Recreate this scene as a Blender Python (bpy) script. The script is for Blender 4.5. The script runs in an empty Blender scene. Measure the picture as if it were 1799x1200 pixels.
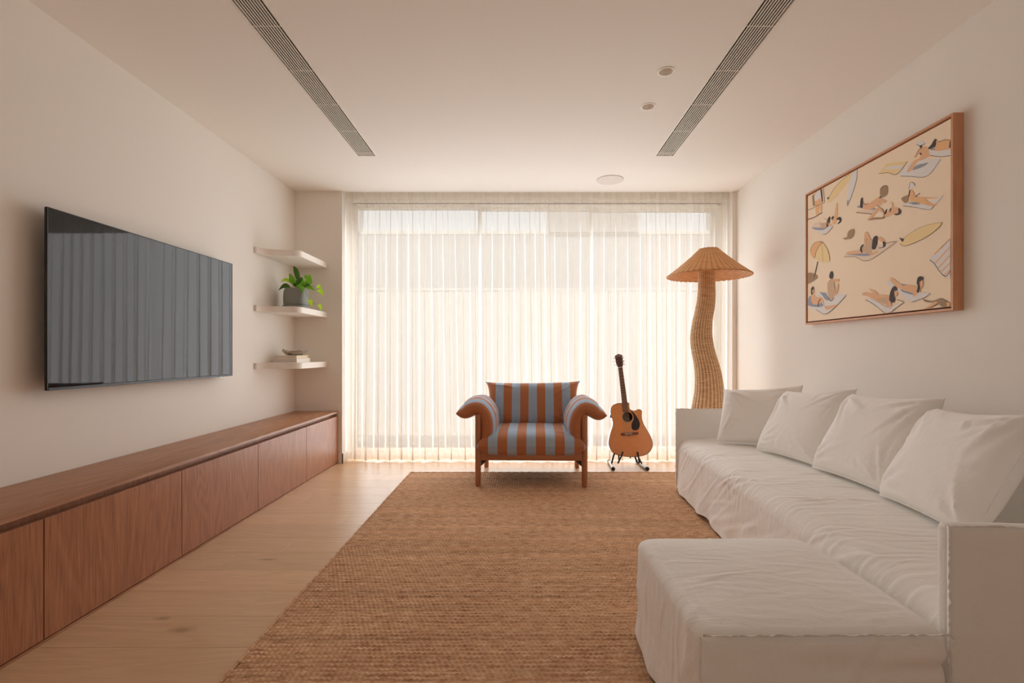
import bpy, bmesh, math, random
import numpy as np
from mathutils import Matrix, Vector

random.seed(7)
rng = np.random.default_rng(7)
SC = bpy.context.scene
COL = SC.collection
PI = math.pi

def lin(r, g, b):
    f = lambda c: (c / 255 / 12.92) if c / 255 <= 0.04045 else ((c / 255 + 0.055) / 1.055) ** 2.4
    return (f(r), f(g), f(b), 1.0)

# ------------------------------------------------------------------ camera, world, lights, exposure
cam_d = bpy.data.cameras.new('camera')
cam = bpy.data.objects.new('camera', cam_d)
COL.objects.link(cam)
cam.location = (0, 0, 1.10)
cam.rotation_euler = (PI / 2, 0, 0)
cam_d.sensor_fit = 'HORIZONTAL'
cam_d.sensor_width = 36.0
cam_d.lens = 870 / 1799 * 36
cam_d.shift_x = -12.5 / 1799
cam_d.shift_y = 19.5 / 1799
cam_d.clip_start = 0.05
SC.camera = cam

world = bpy.data.worlds.new('world')
SC.world = world
world.use_nodes = True
bgn = world.node_tree.nodes['Background']
bgn.inputs[0].default_value = (0.95, 0.97, 1.0, 1)
bgn.inputs[1].default_value = 1.25

sun_d = bpy.data.lights.new('sun', 'SUN')
sun_d.energy = 2.1
sun_d.angle = math.radians(3)
sun_d.color = (1.0, 0.96, 0.90)
sun = bpy.data.objects.new('sun', sun_d)
COL.objects.link(sun)
sun.rotation_euler = (math.radians(27), 0, math.radians(-12))

def area(name, loc, rot, sx, sy, power, color):
    d = bpy.data.lights.new(name, 'AREA')
    d.shape = 'RECTANGLE'
    d.size, d.size_y, d.energy, d.color = sx, sy, power, color
    o = bpy.data.objects.new(name, d)
    COL.objects.link(o)
    o.location, o.rotation_euler = loc, rot
    return o
day = area('daylight_window', (0.14, 5.185, 1.20), (-PI / 2, 0, 0), 3.62, 2.30, 112, (0.87, 0.945, 1.03))
day.visible_camera = False
area('rear_fill', (0.0, -2.55, 1.45), (PI / 2, 0, 0), 3.6, 2.0, 5.6, (0.74, 0.92, 1.05))  # added fill light behind the camera; the closed rear wall has no window

SC.view_settings.view_transform = 'Standard'
SC.view_settings.look = 'None'
SC.view_settings.exposure = 0.0
SC.view_settings.gamma = 1.0
SC.view_settings.use_curve_mapping = False
cy = SC.cycles
cy.use_denoising = True
cy.max_bounces = 14
cy.diffuse_bounces = 9
cy.glossy_bounces = 4
cy.transmission_bounces = 8
cy.transparent_max_bounces = 16
cy.caustics_reflective = False
cy.caustics_refractive = False
cy.sample_clamp_indirect = 6.0

# ------------------------------------------------------------------ helpers
def wm(o):
    if o is None:
        return Matrix.Identity(4)
    if o.parent is None:
        return o.matrix_basis.copy()
    return wm(o.parent) @ o.matrix_parent_inverse @ o.matrix_basis

def adopt(o, par):
    if par is not None:
        o.parent = par
        o.matrix_parent_inverse = wm(par).inverted()
    return o

def thing(name, label, cat, loc=(0, 0, 0), group=None):
    o = bpy.data.objects.new(name, None)
    o.empty_display_size = 0.1
    COL.objects.link(o)
    o.location = loc
    o['label'], o['category'] = label, cat
    if group:
        o['group'] = group
    return o

class G:
    """collects vertices and faces of one mesh"""
    def __init__(s, xf=None):
        s.v, s.f, s.mi, s.xf, s.at = [], [], [], xf, []
        s.m = 0
    def add(s, vs, fs, at=None):
        b = len(s.v)
        vs = [tuple(p) for p in vs]
        s.v += vs
        s.at += list(at) if at is not None else [0.0] * len(vs)
        s.f += [tuple(b + i for i in f) for f in fs]
        s.mi += [s.m] * len(fs)
        return s
    def box(s, x0, x1, y0, y1, z0, z1, bevel=0.0, seg=2):
        if bevel <= 0:
            vs = [(x, y, z) for z in (z0, z1) for y in (y0, y1) for x in (x0, x1)]
            return s.add(vs, [(0, 2, 3, 1), (4, 5, 7, 6), (0, 1, 5, 4), (2, 6, 7, 3), (0, 4, 6, 2), (1, 3, 7, 5)])
        bm = bmesh.new()
        bmesh.ops.create_cube(bm, size=1)
        for v in bm.verts:
            v.co = Vector(((x0 + x1) / 2 + v.co.x * (x1 - x0), (y0 + y1) / 2 + v.co.y * (y1 - y0), (z0 + z1) / 2 + v.co.z * (z1 - z0)))
        bmesh.ops.bevel(bm, geom=list(bm.edges), offset=bevel, segments=seg, profile=0.5, affect='EDGES')
        bm.verts.index_update()
        s.add([v.co[:] for v in bm.verts], [[v.index for v in f.verts] for f in bm.faces])
        bm.free()
        return s
    def grid(s, P, wu=False, wv=False, at=None, flip=False):
        P = np.asarray(P, float)
        m, n = P.shape[:2]
        fs = []
        for i in range(m if wu else m - 1):
            i2 = (i + 1) % m
            for j in range(n if wv else n - 1):
                j2 = (j + 1) % n
                q = (i * n + j, i * n + j2, i2 * n + j2, i2 * n + j)
                fs.append(q[::-1] if flip else q)
        return s.add(P.reshape(-1, 3).tolist(), fs, None if at is None else np.asarray(at).reshape(-1).tolist())
    def tube(s, pts, r, n=12, cap=True, closed=False):
        pts = [Vector(p) for p in pts]
        k = len(pts)
        rs = [r] * k if np.isscalar(r) else list(r)
        rings, prev = [], None
        for i, p in enumerate(pts):
            if closed:
                t = pts[(i + 1) % k] - pts[i - 1]
            else:
                t = pts[min(i + 1, k - 1)] - pts[max(i - 1, 0)]
            t.normalize()
            if prev is None:
                a = Vector((0, 0, 1)) if abs(t.z) < 0.9 else Vector((1, 0, 0))
                u = t.cross(a).normalized()
            else:
                u = (prev - t * prev.dot(t)).normalized()
            prev = u
            w = t.cross(u)
            rings.append([p + (u * math.cos(2 * PI * j / n) + w * math.sin(2 * PI * j / n)) * rs[i] for j in range(n)])
        b = len(s.v)
        s.grid([[q[:] for q in rg] for rg in rings], wu=closed, wv=True)
        if cap and not closed:
            s.f += [tuple(b + j for j in range(n))[::-1], tuple(b + (k - 1) * n + j for j in range(n))]
            s.mi += [s.m] * 2
        return s
    def lathe(s, c, prof, n=32, wob=None, cap0=True, cap1=True):
        P = []
        for r, z in prof:
            row = []
            for j in range(n):
                a = 2 * PI * j / n
                k = 1 if wob is None else wob(a, z)
                row.append((c[0] + r * k * math.cos(a), c[1] + r * k * math.sin(a), c[2] + z))
            P.append(row)
        b = len(s.v)
        s.grid(P, wv=True)
        if cap0:
            s.f.append(tuple(b + j for j in range(n))[::-1]); s.mi.append(s.m)
        if cap1:
            s.f.append(tuple(b + (len(prof) - 1) * n + j for j in range(n))); s.mi.append(s.m)
        return s
    def prism(s, outline, fn, d0, d1):
        n = len(outline)
        vs = [fn(x, y, d0) for x, y in outline] + [fn(x, y, d1) for x, y in outline]
        fs = [tuple(range(n))[::-1], tuple(range(n, 2 * n))]
        fs += [(i, (i + 1) % n, n + (i + 1) % n, n + i) for i in range(n)]
        return s.add(vs, fs)
    def build(s, name, mats, par=None, smooth=40, kind=None, label=None, attr=None, recalc=True):
        vs = s.v
        if s.xf is not None:
            vs = [(s.xf @ Vector(p))[:] for p in vs]
        me = bpy.data.meshes.new(name)
        me.from_pydata(vs, [], s.f)
        mats = mats if isinstance(mats, (list, tuple)) else [mats]
        for m in mats:
            me.materials.append(m)
        if len(mats) > 1:
            me.polygons.foreach_set('material_index', s.mi)
        if recalc:
            bm = bmesh.new()
            bm.from_mesh(me)
            bmesh.ops.recalc_face_normals(bm, faces=bm.faces)
            bm.to_mesh(me)
            bm.free()
        if smooth:
            me.polygons.foreach_set('use_smooth', [True] * len(me.polygons))
            me.set_sharp_from_angle(angle=math.radians(smooth))
        if attr:
            a = me.attributes.new(attr, 'FLOAT', 'POINT')
            a.data.foreach_set('value', s.at)
        me.update()
        o = bpy.data.objects.new(name, me)
        COL.objects.link(o)
        adopt(o, par)
        if kind:
            o['kind'] = kind
        if label:
            o['label'] = label
        return o

def tag(o, label, cat, group=None):
    o['label'], o['category'] = label, cat
    if group:
        o['group'] = group
    return o

def spline(pts, n):
    """Catmull-Rom through pts, n samples"""
    P = np.asarray(pts, float)
    P = np.vstack([2 * P[0] - P[1], P, 2 * P[-1] - P[-2]])
    out = []
    for t in np.linspace(0, len(P) - 3 - 1e-9, n):
        i = int(t); f = t - i
        a, b, c, d = P[i], P[i + 1], P[i + 2], P[i + 3]
        out.append(0.5 * (2 * b + (c - a) * f + (2 * a - 5 * b + 4 * c - d) * f * f + (3 * b - a - 3 * c + d) * f ** 3))
    return np.array(out)

def cspline(pts, n):
    P = np.asarray(pts, float)
    k = len(P)
    out = []
    for t in np.linspace(0, k, n, endpoint=False):
        i = int(t); f = t - i
        a, b, c, d = P[(i - 1) % k], P[i % k], P[(i + 1) % k], P[(i + 2) % k]
        out.append(0.5 * (2 * b + (c - a) * f + (2 * a - 5 * b + 4 * c - d) * f * f + (3 * b - a - 3 * c + d) * f ** 3))
    return np.array(out)

def smooth01(a, b, x):
    t = np.clip((x - a) / (b - a), 0, 1)
    return t * t * (3 - 2 * t)

def folds(S, T, specs):
    """height field of cloth folds: each spec = (s0, t0, angle, half length, width, amp, curvature)"""
    H = np.zeros_like(S)
    for s0, t0, an, L, w, amp, cv in specs:
        ca, sa = math.cos(an), math.sin(an)
        a = (S - s0) * ca + (T - t0) * sa
        d = -(S - s0) * sa + (T - t0) * ca - cv * a * a
        win = np.clip(1 - (a / L) ** 2, 0, 1) ** 1.5
        H += amp * win * (np.exp(-(d / w) ** 2) - 0.55 * np.exp(-((d - 1.7 * w) / (1.1 * w)) ** 2))
    return H

def wavy(S, T, k, seed, n=8):
    r = np.random.default_rng(seed)
    H = np.zeros_like(S)
    for _ in range(n):
        a = r.uniform(0, 2 * PI); f = k * r.uniform(0.5, 1.6)
        H += np.sin(f * (S * math.cos(a) + T * math.sin(a)) + r.uniform(0, 6.28))
    return H / n

def grid_normals(P):
    du = np.gradient(P, axis=0); dv = np.gradient(P, axis=1)
    n = np.cross(du, dv)
    return n / np.maximum(np.linalg.norm(n, axis=2, keepdims=True), 1e-9)

# ------------------------------------------------------------------ materials
def nt(name):
    m = bpy.data.materials.new(name)
    m.use_nodes = True
    t = m.node_tree
    return m, t, t.nodes['Principled BSDF']

def node(t, kind, **kw):
    n = t.nodes.new(kind)
    for k, v in kw.items():
        setattr(n, k, v)
    return n

def plain(name, color, rough=0.5, metal=0.0, spec=None, bump=0.0, bscale=200.0, coat=0.0):
    m, t, p = nt(name)
    p.inputs['Base Color'].default_value = color
    p.inputs['Roughness'].default_value = rough
    p.inputs['Metallic'].default_value = metal
    if spec is not None:
        p.inputs['Specular IOR Level'].default_value = spec
    if coat:
        p.inputs['Coat Weight'].default_value = coat
        p.inputs['Coat Roughness'].default_value = 0.08
    if bump:
        tc = node(t, 'ShaderNodeTexCoord')
        nz = node(t, 'ShaderNodeTexNoise')
        nz.inputs['Scale'].default_value = bscale
        nz.inputs['Detail'].default_value = 3
        b = node(t, 'ShaderNodeBump')
        b.inputs['Strength'].default_value = bump
        b.inputs['Distance'].default_value = 0.002
        t.links.new(tc.outputs['Object'], nz.inputs['Vector'])
        t.links.new(nz.outputs['Fac'], b.inputs['Height'])
        t.links.new(b.outputs['Normal'], p.inputs['Normal'])
    return m

def wood(name, light, dark, axis='x', rough=0.4, scale=1.0, contrast=1.0, coat=0.0, rand=0.0, knots=None, spec=0.5, rings=0.35):
    m, t, p = nt(name)
    L = t.links.new
    tc = node(t, 'ShaderNodeTexCoord')
    oi = node(t, 'ShaderNodeObjectInfo')
    off = node(t, 'ShaderNodeVectorMath', operation='SCALE')
    off.inputs[0].default_value = (13.1, 7.7, 3.3)
    L(oi.outputs['Random'], off.inputs['Scale'])
    ad = node(t, 'ShaderNodeVectorMath', operation='ADD')
    L(tc.outputs['Object'], ad.inputs[0])
    L(off.outputs[0], ad.inputs[1])
    st = {'x': (0.035, 1, 1), 'y': (1, 0.035, 1), 'z': (1, 1, 0.035)}[axis]
    mp = node(t, 'ShaderNodeMapping')
    mp.inputs['Scale'].default_value = tuple(c * scale for c in st)
    L(ad.outputs[0], mp.inputs['Vector'])
    n1 = node(t, 'ShaderNodeTexNoise')
    n1.inputs['Scale'].default_value = 160
    n1.inputs['Detail'].default_value = 5
    n1.inputs['Roughness'].default_value = 0.65
    L(mp.outputs[0], n1.inputs['Vector'])
    st2 = {'x': (0.16, 1, 1), 'y': (1, 0.16, 1), 'z': (1, 1, 0.16)}[axis]
    mp2 = node(t, 'ShaderNodeMapping')
    mp2.inputs['Scale'].default_value = tuple(c * scale for c in st2)
    L(ad.outputs[0], mp2.inputs['Vector'])
    n2 = node(t, 'ShaderNodeTexNoise')
    n2.inputs['Scale'].default_value = 5
    n2.inputs['Detail'].default_value = 1.5
    n2.inputs['Distortion'].default_value = 0.6
    L(mp2.outputs[0], n2.inputs['Vector'])
    mul = node(t, 'ShaderNodeMath', operation='MULTIPLY')
    mul.inputs[1].default_value = 70
    L(n2.outputs['Fac'], mul.inputs[0])
    sn = node(t, 'ShaderNodeMath', operation='SINE')
    L(mul.outputs[0], sn.inputs[0])
    # grain = noise + rings*sin
    a1 = node(t, 'ShaderNodeMath', operation='MULTIPLY_ADD')
    a1.inputs[1].default_value = 0.14 * rings
    L(sn.outputs[0], a1.inputs[0])
    L(n1.outputs['Fac'], a1.inputs[2])
    rp = node(t, 'ShaderNodeMapRange')
    rp.inputs['From Min'].default_value = 0.5 - 0.22 / contrast
    rp.inputs['From Max'].default_value = 0.5 + 0.22 / contrast
    L(a1.outputs[0], rp.inputs['Value'])
    mx = node(t, 'ShaderNodeMix', data_type='RGBA')
    mx.inputs['A'].default_value = dark
    mx.inputs['B'].default_value = light
    L(rp.outputs[0], mx.inputs['Factor'])
    col = mx.outputs['Result']
    if rand:
        hs = node(t, 'ShaderNodeHueSaturation')
        mr = node(t, 'ShaderNodeMapRange')
        mr.inputs['To Min'].default_value = 1 - rand
        mr.inputs['To Max'].default_value = 1 + rand
        L(oi.outputs['Random'], mr.inputs['Value'])
        L(mr.outputs[0], hs.inputs['Value'])
        L(col, hs.inputs['Color'])
        col = hs.outputs['Color']
    for (kx, ky, rx, ry) in (knots or []):
        g = node(t, 'ShaderNodeNewGeometry')
        sb = node(t, 'ShaderNodeVectorMath', operation='SUBTRACT')
        L(g.outputs['Position'], sb.inputs[0])
        sb.inputs[1].default_value = (kx, ky, 0)
        dv = node(t, 'ShaderNodeVectorMath', operation='MULTIPLY')
        L(sb.outputs[0], dv.inputs[0])
        dv.inputs[1].default_value = (1 / rx, 1 / ry, 0)
        nz = node(t, 'ShaderNodeTexNoise')
        nz.inputs['Scale'].default_value = 30
        L(g.outputs['Position'], nz.inputs['Vector'])
        ln = node(t, 'ShaderNodeVectorMath', operation='LENGTH')
        L(dv.outputs[0], ln.inputs[0])
        s2 = node(t, 'ShaderNodeMath', operation='MULTIPLY_ADD')
        L(nz.outputs['Fac'], s2.inputs[0])
        s2.inputs[1].default_value = 0.9
        L(ln.outputs['Value'], s2.inputs[2])
        mr = node(t, 'ShaderNodeMapRange')
        mr.inputs['From Min'].default_value = 0.7
        mr.inputs['From Max'].default_value = 1.7
        mr.inputs['To Min'].default_value = 0.5
        mr.inputs['To Max'].default_value = 0.0
        L(s2.outputs[0], mr.inputs['Value'])
        mk = node(t, 'ShaderNodeMix', data_type='RGBA')
        L(mr.outputs[0], mk.inputs['Factor'])
        L(col, mk.inputs['A'])
        mk.inputs['B'].default_value = lin(112, 78, 52)
        col = mk.outputs['Result']
    L(col, p.inputs['Base Color'])
    p.inputs['Roughness'].default_value = rough
    p.inputs['Specular IOR Level'].default_value = spec
    if coat:
        p.inputs['Coat Weight'].default_value = coat
        p.inputs['Coat Roughness'].default_value = 0.1
    b = node(t, 'ShaderNodeBump')
    b.inputs['Strength'].default_value = 0.12
    b.inputs['Distance'].default_value = 0.001
    L(n1.outputs['Fac'], b.inputs['Height'])
    L(b.outputs['Normal'], p.inputs['Normal'])
    return m

def linen(name, color, rough=0.95, wr=0.25, wscale=6.0):
    m, t, p = nt(name)
    L = t.links.new
    p.inputs['Base Color'].default_value = color
    p.inputs['Roughness'].default_value = rough
    p.inputs['Specular IOR Level'].default_value = 0.15
    p.inputs['Sheen Weight'].default_value = 0.15
    tc = node(t, 'ShaderNodeTexCoord')
    n1 = node(t, 'ShaderNodeTexNoise')
    n1.inputs['Scale'].default_value = 420
    n1.inputs['Detail'].default_value = 2
    L(tc.outputs['Object'], n1.inputs['Vector'])
    mp = node(t, 'ShaderNodeMapping')
    mp.inputs['Scale'].default_value = (1, 2.2, 1.4)
    mp.inputs['Rotation'].default_value = (0.3, 0.2, 0.35)
    L(tc.outputs['Object'], mp.inputs['Vector'])
    n2 = node(t, 'ShaderNodeTexNoise')
    n2.inputs['Scale'].default_value = wscale
    n2.inputs['Detail'].default_value = 5
    n2.inputs['Roughness'].default_value = 0.55
    n2.inputs['Distortion'].default_value = 1.2
    L(mp.outputs[0], n2.inputs['Vector'])
    b1 = node(t, 'ShaderNodeBump')
    b1.inputs['Strength'].default_value = wr
    b1.inputs['Distance'].default_value = 0.02
    L(n2.outputs['Fac'], b1.inputs['Height'])
    b2 = node(t, 'ShaderNodeBump')
    b2.inputs['Strength'].default_value = 0.25
    b2.inputs['Distance'].default_value = 0.0006
    L(n1.outputs['Fac'], b2.inputs['Height'])
    L(b1.outputs['Normal'], b2.inputs['Normal'])
    L(b2.outputs['Normal'], p.inputs['Normal'])
    return m

M = {}
M['wall'] = plain('wall_paint', lin(240, 234, 226), 0.9, bump=0.05, bscale=180, spec=0.2)
M['ceil'] = plain('ceiling_paint', lin(242, 235, 226), 0.9, spec=0.2)
M['trim'] = plain('trim_paint', lin(243, 236, 226), 0.5)
M['shelf'] = plain('shelf_paint', lin(240, 232, 222), 0.6)
M['vent_metal'] = plain('vent_metal', lin(236, 226, 212), 0.5)
M['vent_dark'] = plain('vent_dark', lin(38, 28, 22), 0.9)
M['speaker'] = plain('speaker_grille', lin(226, 214, 204), 0.8, bump=0.3, bscale=900)
M['floor'] = wood('floor_oak', lin(222, 186, 148), lin(198, 157, 118), 'x', rough=0.32, scale=1.0, contrast=0.7, rand=0.06,
                  knots=[(-1.476, 2.05, 0.035, 0.016), (-1.34, 1.965, 0.055, 0.022), (-1.336, 2.636, 0.05, 0.014)], rings=0.5)
M['cab'] = wood('cabinet_oak', lin(188, 130, 94), lin(128, 76, 48), 'z', rough=0.36, scale=1.2, contrast=0.72, rings=0.45)
M['cab_top'] = wood('cabinet_top_oak', lin(186, 134, 98), lin(146, 98, 68), 'y', rough=0.36, scale=1.0, contrast=0.8, rings=0.7)
M['cab_dark'] = plain('cabinet_shadow_gap', lin(62, 36, 22), 0.8)
M['frame_oak'] = wood('frame_oak', lin(220, 164, 124), lin(196, 136, 98), 'z', rough=0.5, contrast=0.7)
M['chair_wood'] = wood('chair_oak', lin(190, 130, 92), lin(160, 100, 66), 'z', rough=0.42, contrast=0.8)
M['chair_wood_x'] = wood('chair_oak_rail', lin(190, 130, 92), lin(160, 100, 66), 'x', rough=0.42, contrast=0.8)
M['linen'] = linen('white_linen', lin(246, 243, 239))
M['linen_smooth'] = linen('white_linen_cushion', lin(249, 246, 242), wr=0.12, wscale=9)
M['black'] = plain('black_plastic', lin(20, 18, 17), 0.35)
M['black_metal'] = plain('black_metal', lin(24, 22, 21), 0.4)
M['chrome'] = plain('chrome', lin(168, 164, 160), 0.3, metal=1.0)
M['screen'] = plain('tv_glass', lin(14, 13, 14), 0.03, spec=0.38)
M['screen'].node_tree.nodes['Principled BSDF'].inputs['Specular Tint'].default_value = (1.0, 0.93, 0.87, 1)
M['pot'] = plain('pot_glaze', lin(128, 128, 122), 0.55, bump=0.05, bscale=60)
M['soil'] = plain('soil', lin(92, 66, 42), 0.95, bump=0.8, bscale=120)
M['book_cream'] = plain('book_cream', lin(236, 216, 186), 0.7)
M['book_white'] = plain('book_white', lin(234, 226, 220), 0.7)
M['book_spine'] = plain('book_spine', lin(206, 192, 182), 0.7)
M['paper'] = plain('book_paper', lin(246, 238, 226), 0.9)
M['book_mark'] = plain('book_mark', lin(60, 50, 45), 0.8)
M['canvas'] = plain('painting_canvas', lin(250, 228, 200), 0.85, bump=0.25, bscale=500)
M['fence'] = plain('fence_paint', lin(228, 222, 214), 0.8)
M['paving'] = plain('paving_stone', lin(214, 206, 196), 0.85)
M['house_wall'] = plain('neighbour_render', lin(216, 210, 204), 0.9)
M['alu'] = plain('window_frame_paint', lin(240, 236, 228), 0.5)

def glass_pane():
    m, t, p = nt('window_glass')
    t.nodes.remove(p)
    out = t.nodes['Material Output']
    tr = node(t, 'ShaderNodeBsdfTransparent')
    tr.inputs[0].default_value = (0.97, 0.985, 0.98, 1)
    gl = node(t, 'ShaderNodeBsdfGlossy')
    gl.inputs['Roughness'].default_value = 0.02
    fr = node(t, 'ShaderNodeFresnel')
    fr.inputs['IOR'].default_value = 1.3
    mx = node(t, 'ShaderNodeMixShader')
    t.links.new(fr.outputs[0], mx.inputs[0])
    t.links.new(tr.outputs[0], mx.inputs[1])
    t.links.new(gl.outputs[0], mx.inputs[2])
    t.links.new(mx.outputs[0], out.inputs['Surface'])
    return m
M['glass'] = glass_pane()

def sheer(name, trans, col, back=0.90):
    m, t, p = nt(name)
    t.nodes.remove(p)
    L = t.links.new
    out = t.nodes['Material Output']
    tr = node(t, 'ShaderNodeBsdfTransparent')
    tr.inputs[0].default_value = (1, 0.985, 0.962, 1)
    tl = node(t, 'ShaderNodeBsdfTranslucent')
    tl.inputs[0].default_value = col
    df = node(t, 'ShaderNodeBsdfDiffuse')
    df.inputs[0].default_value = col
    m1 = node(t, 'ShaderNodeMixShader')
    m1.inputs[0].default_value = back
    L(tl.outputs[0], m1.inputs[1]); L(df.outputs[0], m1.inputs[2])
    # woven threads: slightly varying openness along fine vertical slubs
    tc = node(t, 'ShaderNodeTexCoord')
    mp = node(t, 'ShaderNodeMapping')
    mp.inputs['Scale'].default_value = (60, 60, 1.2)
    nz = node(t, 'ShaderNodeTexNoise')
    nz.inputs['Scale'].default_value = 2.5
    nz.inputs['Detail'].default_value = 2
    L(tc.outputs['Object'], mp.inputs[0]); L(mp.outputs[0], nz.inputs['Vector'])
    mr = node(t, 'ShaderNodeMapRange')
    mr.inputs['From Min'].default_value = 0.3; mr.inputs['From Max'].default_value = 0.7
    mr.inputs['To Min'].default_value = 1 - trans - 0.03; mr.inputs['To Max'].default_value = 1 - trans + 0.03
    L(nz.outputs['Fac'], mr.inputs['Value'])
    m2 = node(t, 'ShaderNodeMixShader')
    L(mr.outputs[0], m2.inputs[0])
    L(tr.outputs[0], m2.inputs[1]); L(m1.outputs[0], m2.inputs[2])
    L(m2.outputs[0], out.inputs['Surface'])
    return m
M['sheer'] = sheer('sheer_curtain', 0.50, lin(250, 246, 240))
M['sheer_hem'] = sheer('sheer_curtain_hem', 0.46, lin(250, 246, 240), 0.72)

def stripes():
    m, t, p = nt('striped_upholstery')
    L = t.links.new
    at = node(t, 'ShaderNodeAttribute')
    at.attribute_name = 'stripe'
    nz0 = node(t, 'ShaderNodeTexCoord')
    a = node(t, 'ShaderNodeMath', operation='MULTIPLY_ADD')
    a.inputs[1].default_value = 1 / 0.154
    a.inputs[2].default_value = 0.25 + 50
    L(at.outputs['Fac'], a.inputs[0])
    fr = node(t, 'ShaderNodeMath', operation='FRACT')
    L(a.outputs[0], fr.inputs[0])
    lt = node(t, 'ShaderNodeMath', operation='LESS_THAN')
    lt.inputs[1].default_value = 0.5
    L(fr.outputs[0], lt.inputs[0])
    mx = node(t, 'ShaderNodeMix', data_type='RGBA')
    mx.inputs['A'].default_value = lin(178, 114, 76)
    mx.inputs['B'].default_value = lin(160, 178, 198)
    L(lt.outputs[0], mx.inputs['Factor'])
    nz = node(t, 'ShaderNodeTexNoise')
    nz.inputs['Scale'].default_value = 350
    L(nz0.outputs['Object'], nz.inputs['Vector'])
    n2 = node(t, 'ShaderNodeTexNoise')
    n2.inputs['Scale'].default_value = 12
    n2.inputs['Detail'].default_value = 4
    n2.inputs['Distortion'].default_value = 1.0
    L(nz0.outputs['Object'], n2.inputs['Vector'])
    b0 = node(t, 'ShaderNodeBump')
    b0.inputs['Strength'].default_value = 0.25
    b0.inputs['Distance'].default_value = 0.012
    L(n2.outputs['Fac'], b0.inputs['Height'])
    b = node(t, 'ShaderNodeBump')
    b.inputs['Strength'].default_value = 0.3
    b.inputs['Distance'].default_value = 0.001
    L(nz.outputs['Fac'], b.inputs['Height'])
    L(b0.outputs['Normal'], b.inputs['Normal'])
    L(b.outputs['Normal'], p.inputs['Normal'])
    L(mx.outputs['Result'], p.inputs['Base Color'])
    p.inputs['Roughness'].default_value = 0.9
    p.inputs['Specular IOR Level'].default_value = 0.2
    p.inputs['Sheen Weight'].default_value = 0.2
    return m
M['stripe'] = stripes()

def jute(name='jute_weave'):
    m, t, p = nt(name)
    L = t.links.new
    tc = node(t, 'ShaderNodeTexCoord')
    mp = node(t, 'ShaderNodeMapping')
    mp.inputs['Scale'].default_value = (14, 60, 1)
    L(tc.outputs['Object'], mp.inputs[0])
    nz = node(t, 'ShaderNodeTexNoise')
    nz.inputs['Scale'].default_value = 1.3
    nz.inputs['Detail'].default_value = 4
    nz.inputs['Roughness'].default_value = 0.7
    L(mp.outputs[0], nz.inputs['Vector'])
    rp = node(t, 'ShaderNodeValToRGB')
    e = rp.color_ramp.elements
    e[0].position, e[0].color = 0.28, lin(148, 108, 80)
    e[1].position, e[1].color = 0.72, lin(234, 204, 170)
    x = e.new(0.5); x.color = lin(206, 162, 126)
    x = e.new(0.6); x.color = lin(214, 176, 142)
    L(nz.outputs['Fac'], rp.inputs[0])
    # uneven dye: bands of paler and darker rows
    mp3 = node(t, 'ShaderNodeMapping')
    mp3.inputs['Scale'].default_value = (0.7, 16, 1)
    L(tc.outputs['Object'], mp3.inputs[0])
    n3 = node(t, 'ShaderNodeTexNoise')
    n3.inputs['Scale'].default_value = 1.0
    n3.inputs['Detail'].default_value = 3
    L(mp3.outputs[0], n3.inputs['Vector'])
    mr3 = node(t, 'ShaderNodeMapRange')
    mr3.inputs['From Min'].default_value = 0.3; mr3.inputs['From Max'].default_value = 0.7
    mr3.inputs['To Min'].default_value = 0.92; mr3.inputs['To Max'].default_value = 1.16
    L(n3.outputs['Fac'], mr3.inputs['Value'])
    # fine fibres
    mp2 = node(t, 'ShaderNodeMapping')
    mp2.inputs['Scale'].default_value = (90, 520, 1)
    mp2.inputs['Rotation'].default_value = (0, 0, 0.25)
    L(tc.outputs['Object'], mp2.inputs[0])
    n2 = node(t, 'ShaderNodeTexNoise')
    n2.inputs['Scale'].default_value = 1.0
    n2.inputs['Detail'].default_value = 2
    L(mp2.outputs[0], n2.inputs['Vector'])
    mr = node(t, 'ShaderNodeMapRange')
    mr.inputs['To Min'].default_value = 0.62; mr.inputs['To Max'].default_value = 1.36
    L(n2.outputs['Fac'], mr.inputs['Value'])
    hs = node(t, 'ShaderNodeHueSaturation')
    mm = node(t, 'ShaderNodeMath', operation='MULTIPLY')
    L(mr.outputs[0], mm.inputs[0]); L(mr3.outputs[0], mm.inputs[1])
    L(mm.outputs[0], hs.inputs['Value'])
    L(rp.outputs[0], hs.inputs['Color'])
    L(hs.outputs[0], p.inputs['Base Color'])
    b = node(t, 'ShaderNodeBump')
    b.inputs['Strength'].default_value = 0.5
    b.inputs['Distance'].default_value = 0.002
    L(n2.outputs['Fac'], b.inputs['Height'])
    L(b.outputs['Normal'], p.inputs['Normal'])
    p.inputs['Roughness'].default_value = 0.95
    p.inputs['Specular IOR Level'].default_value = 0.1
    return m
M['jute'] = jute()

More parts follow.
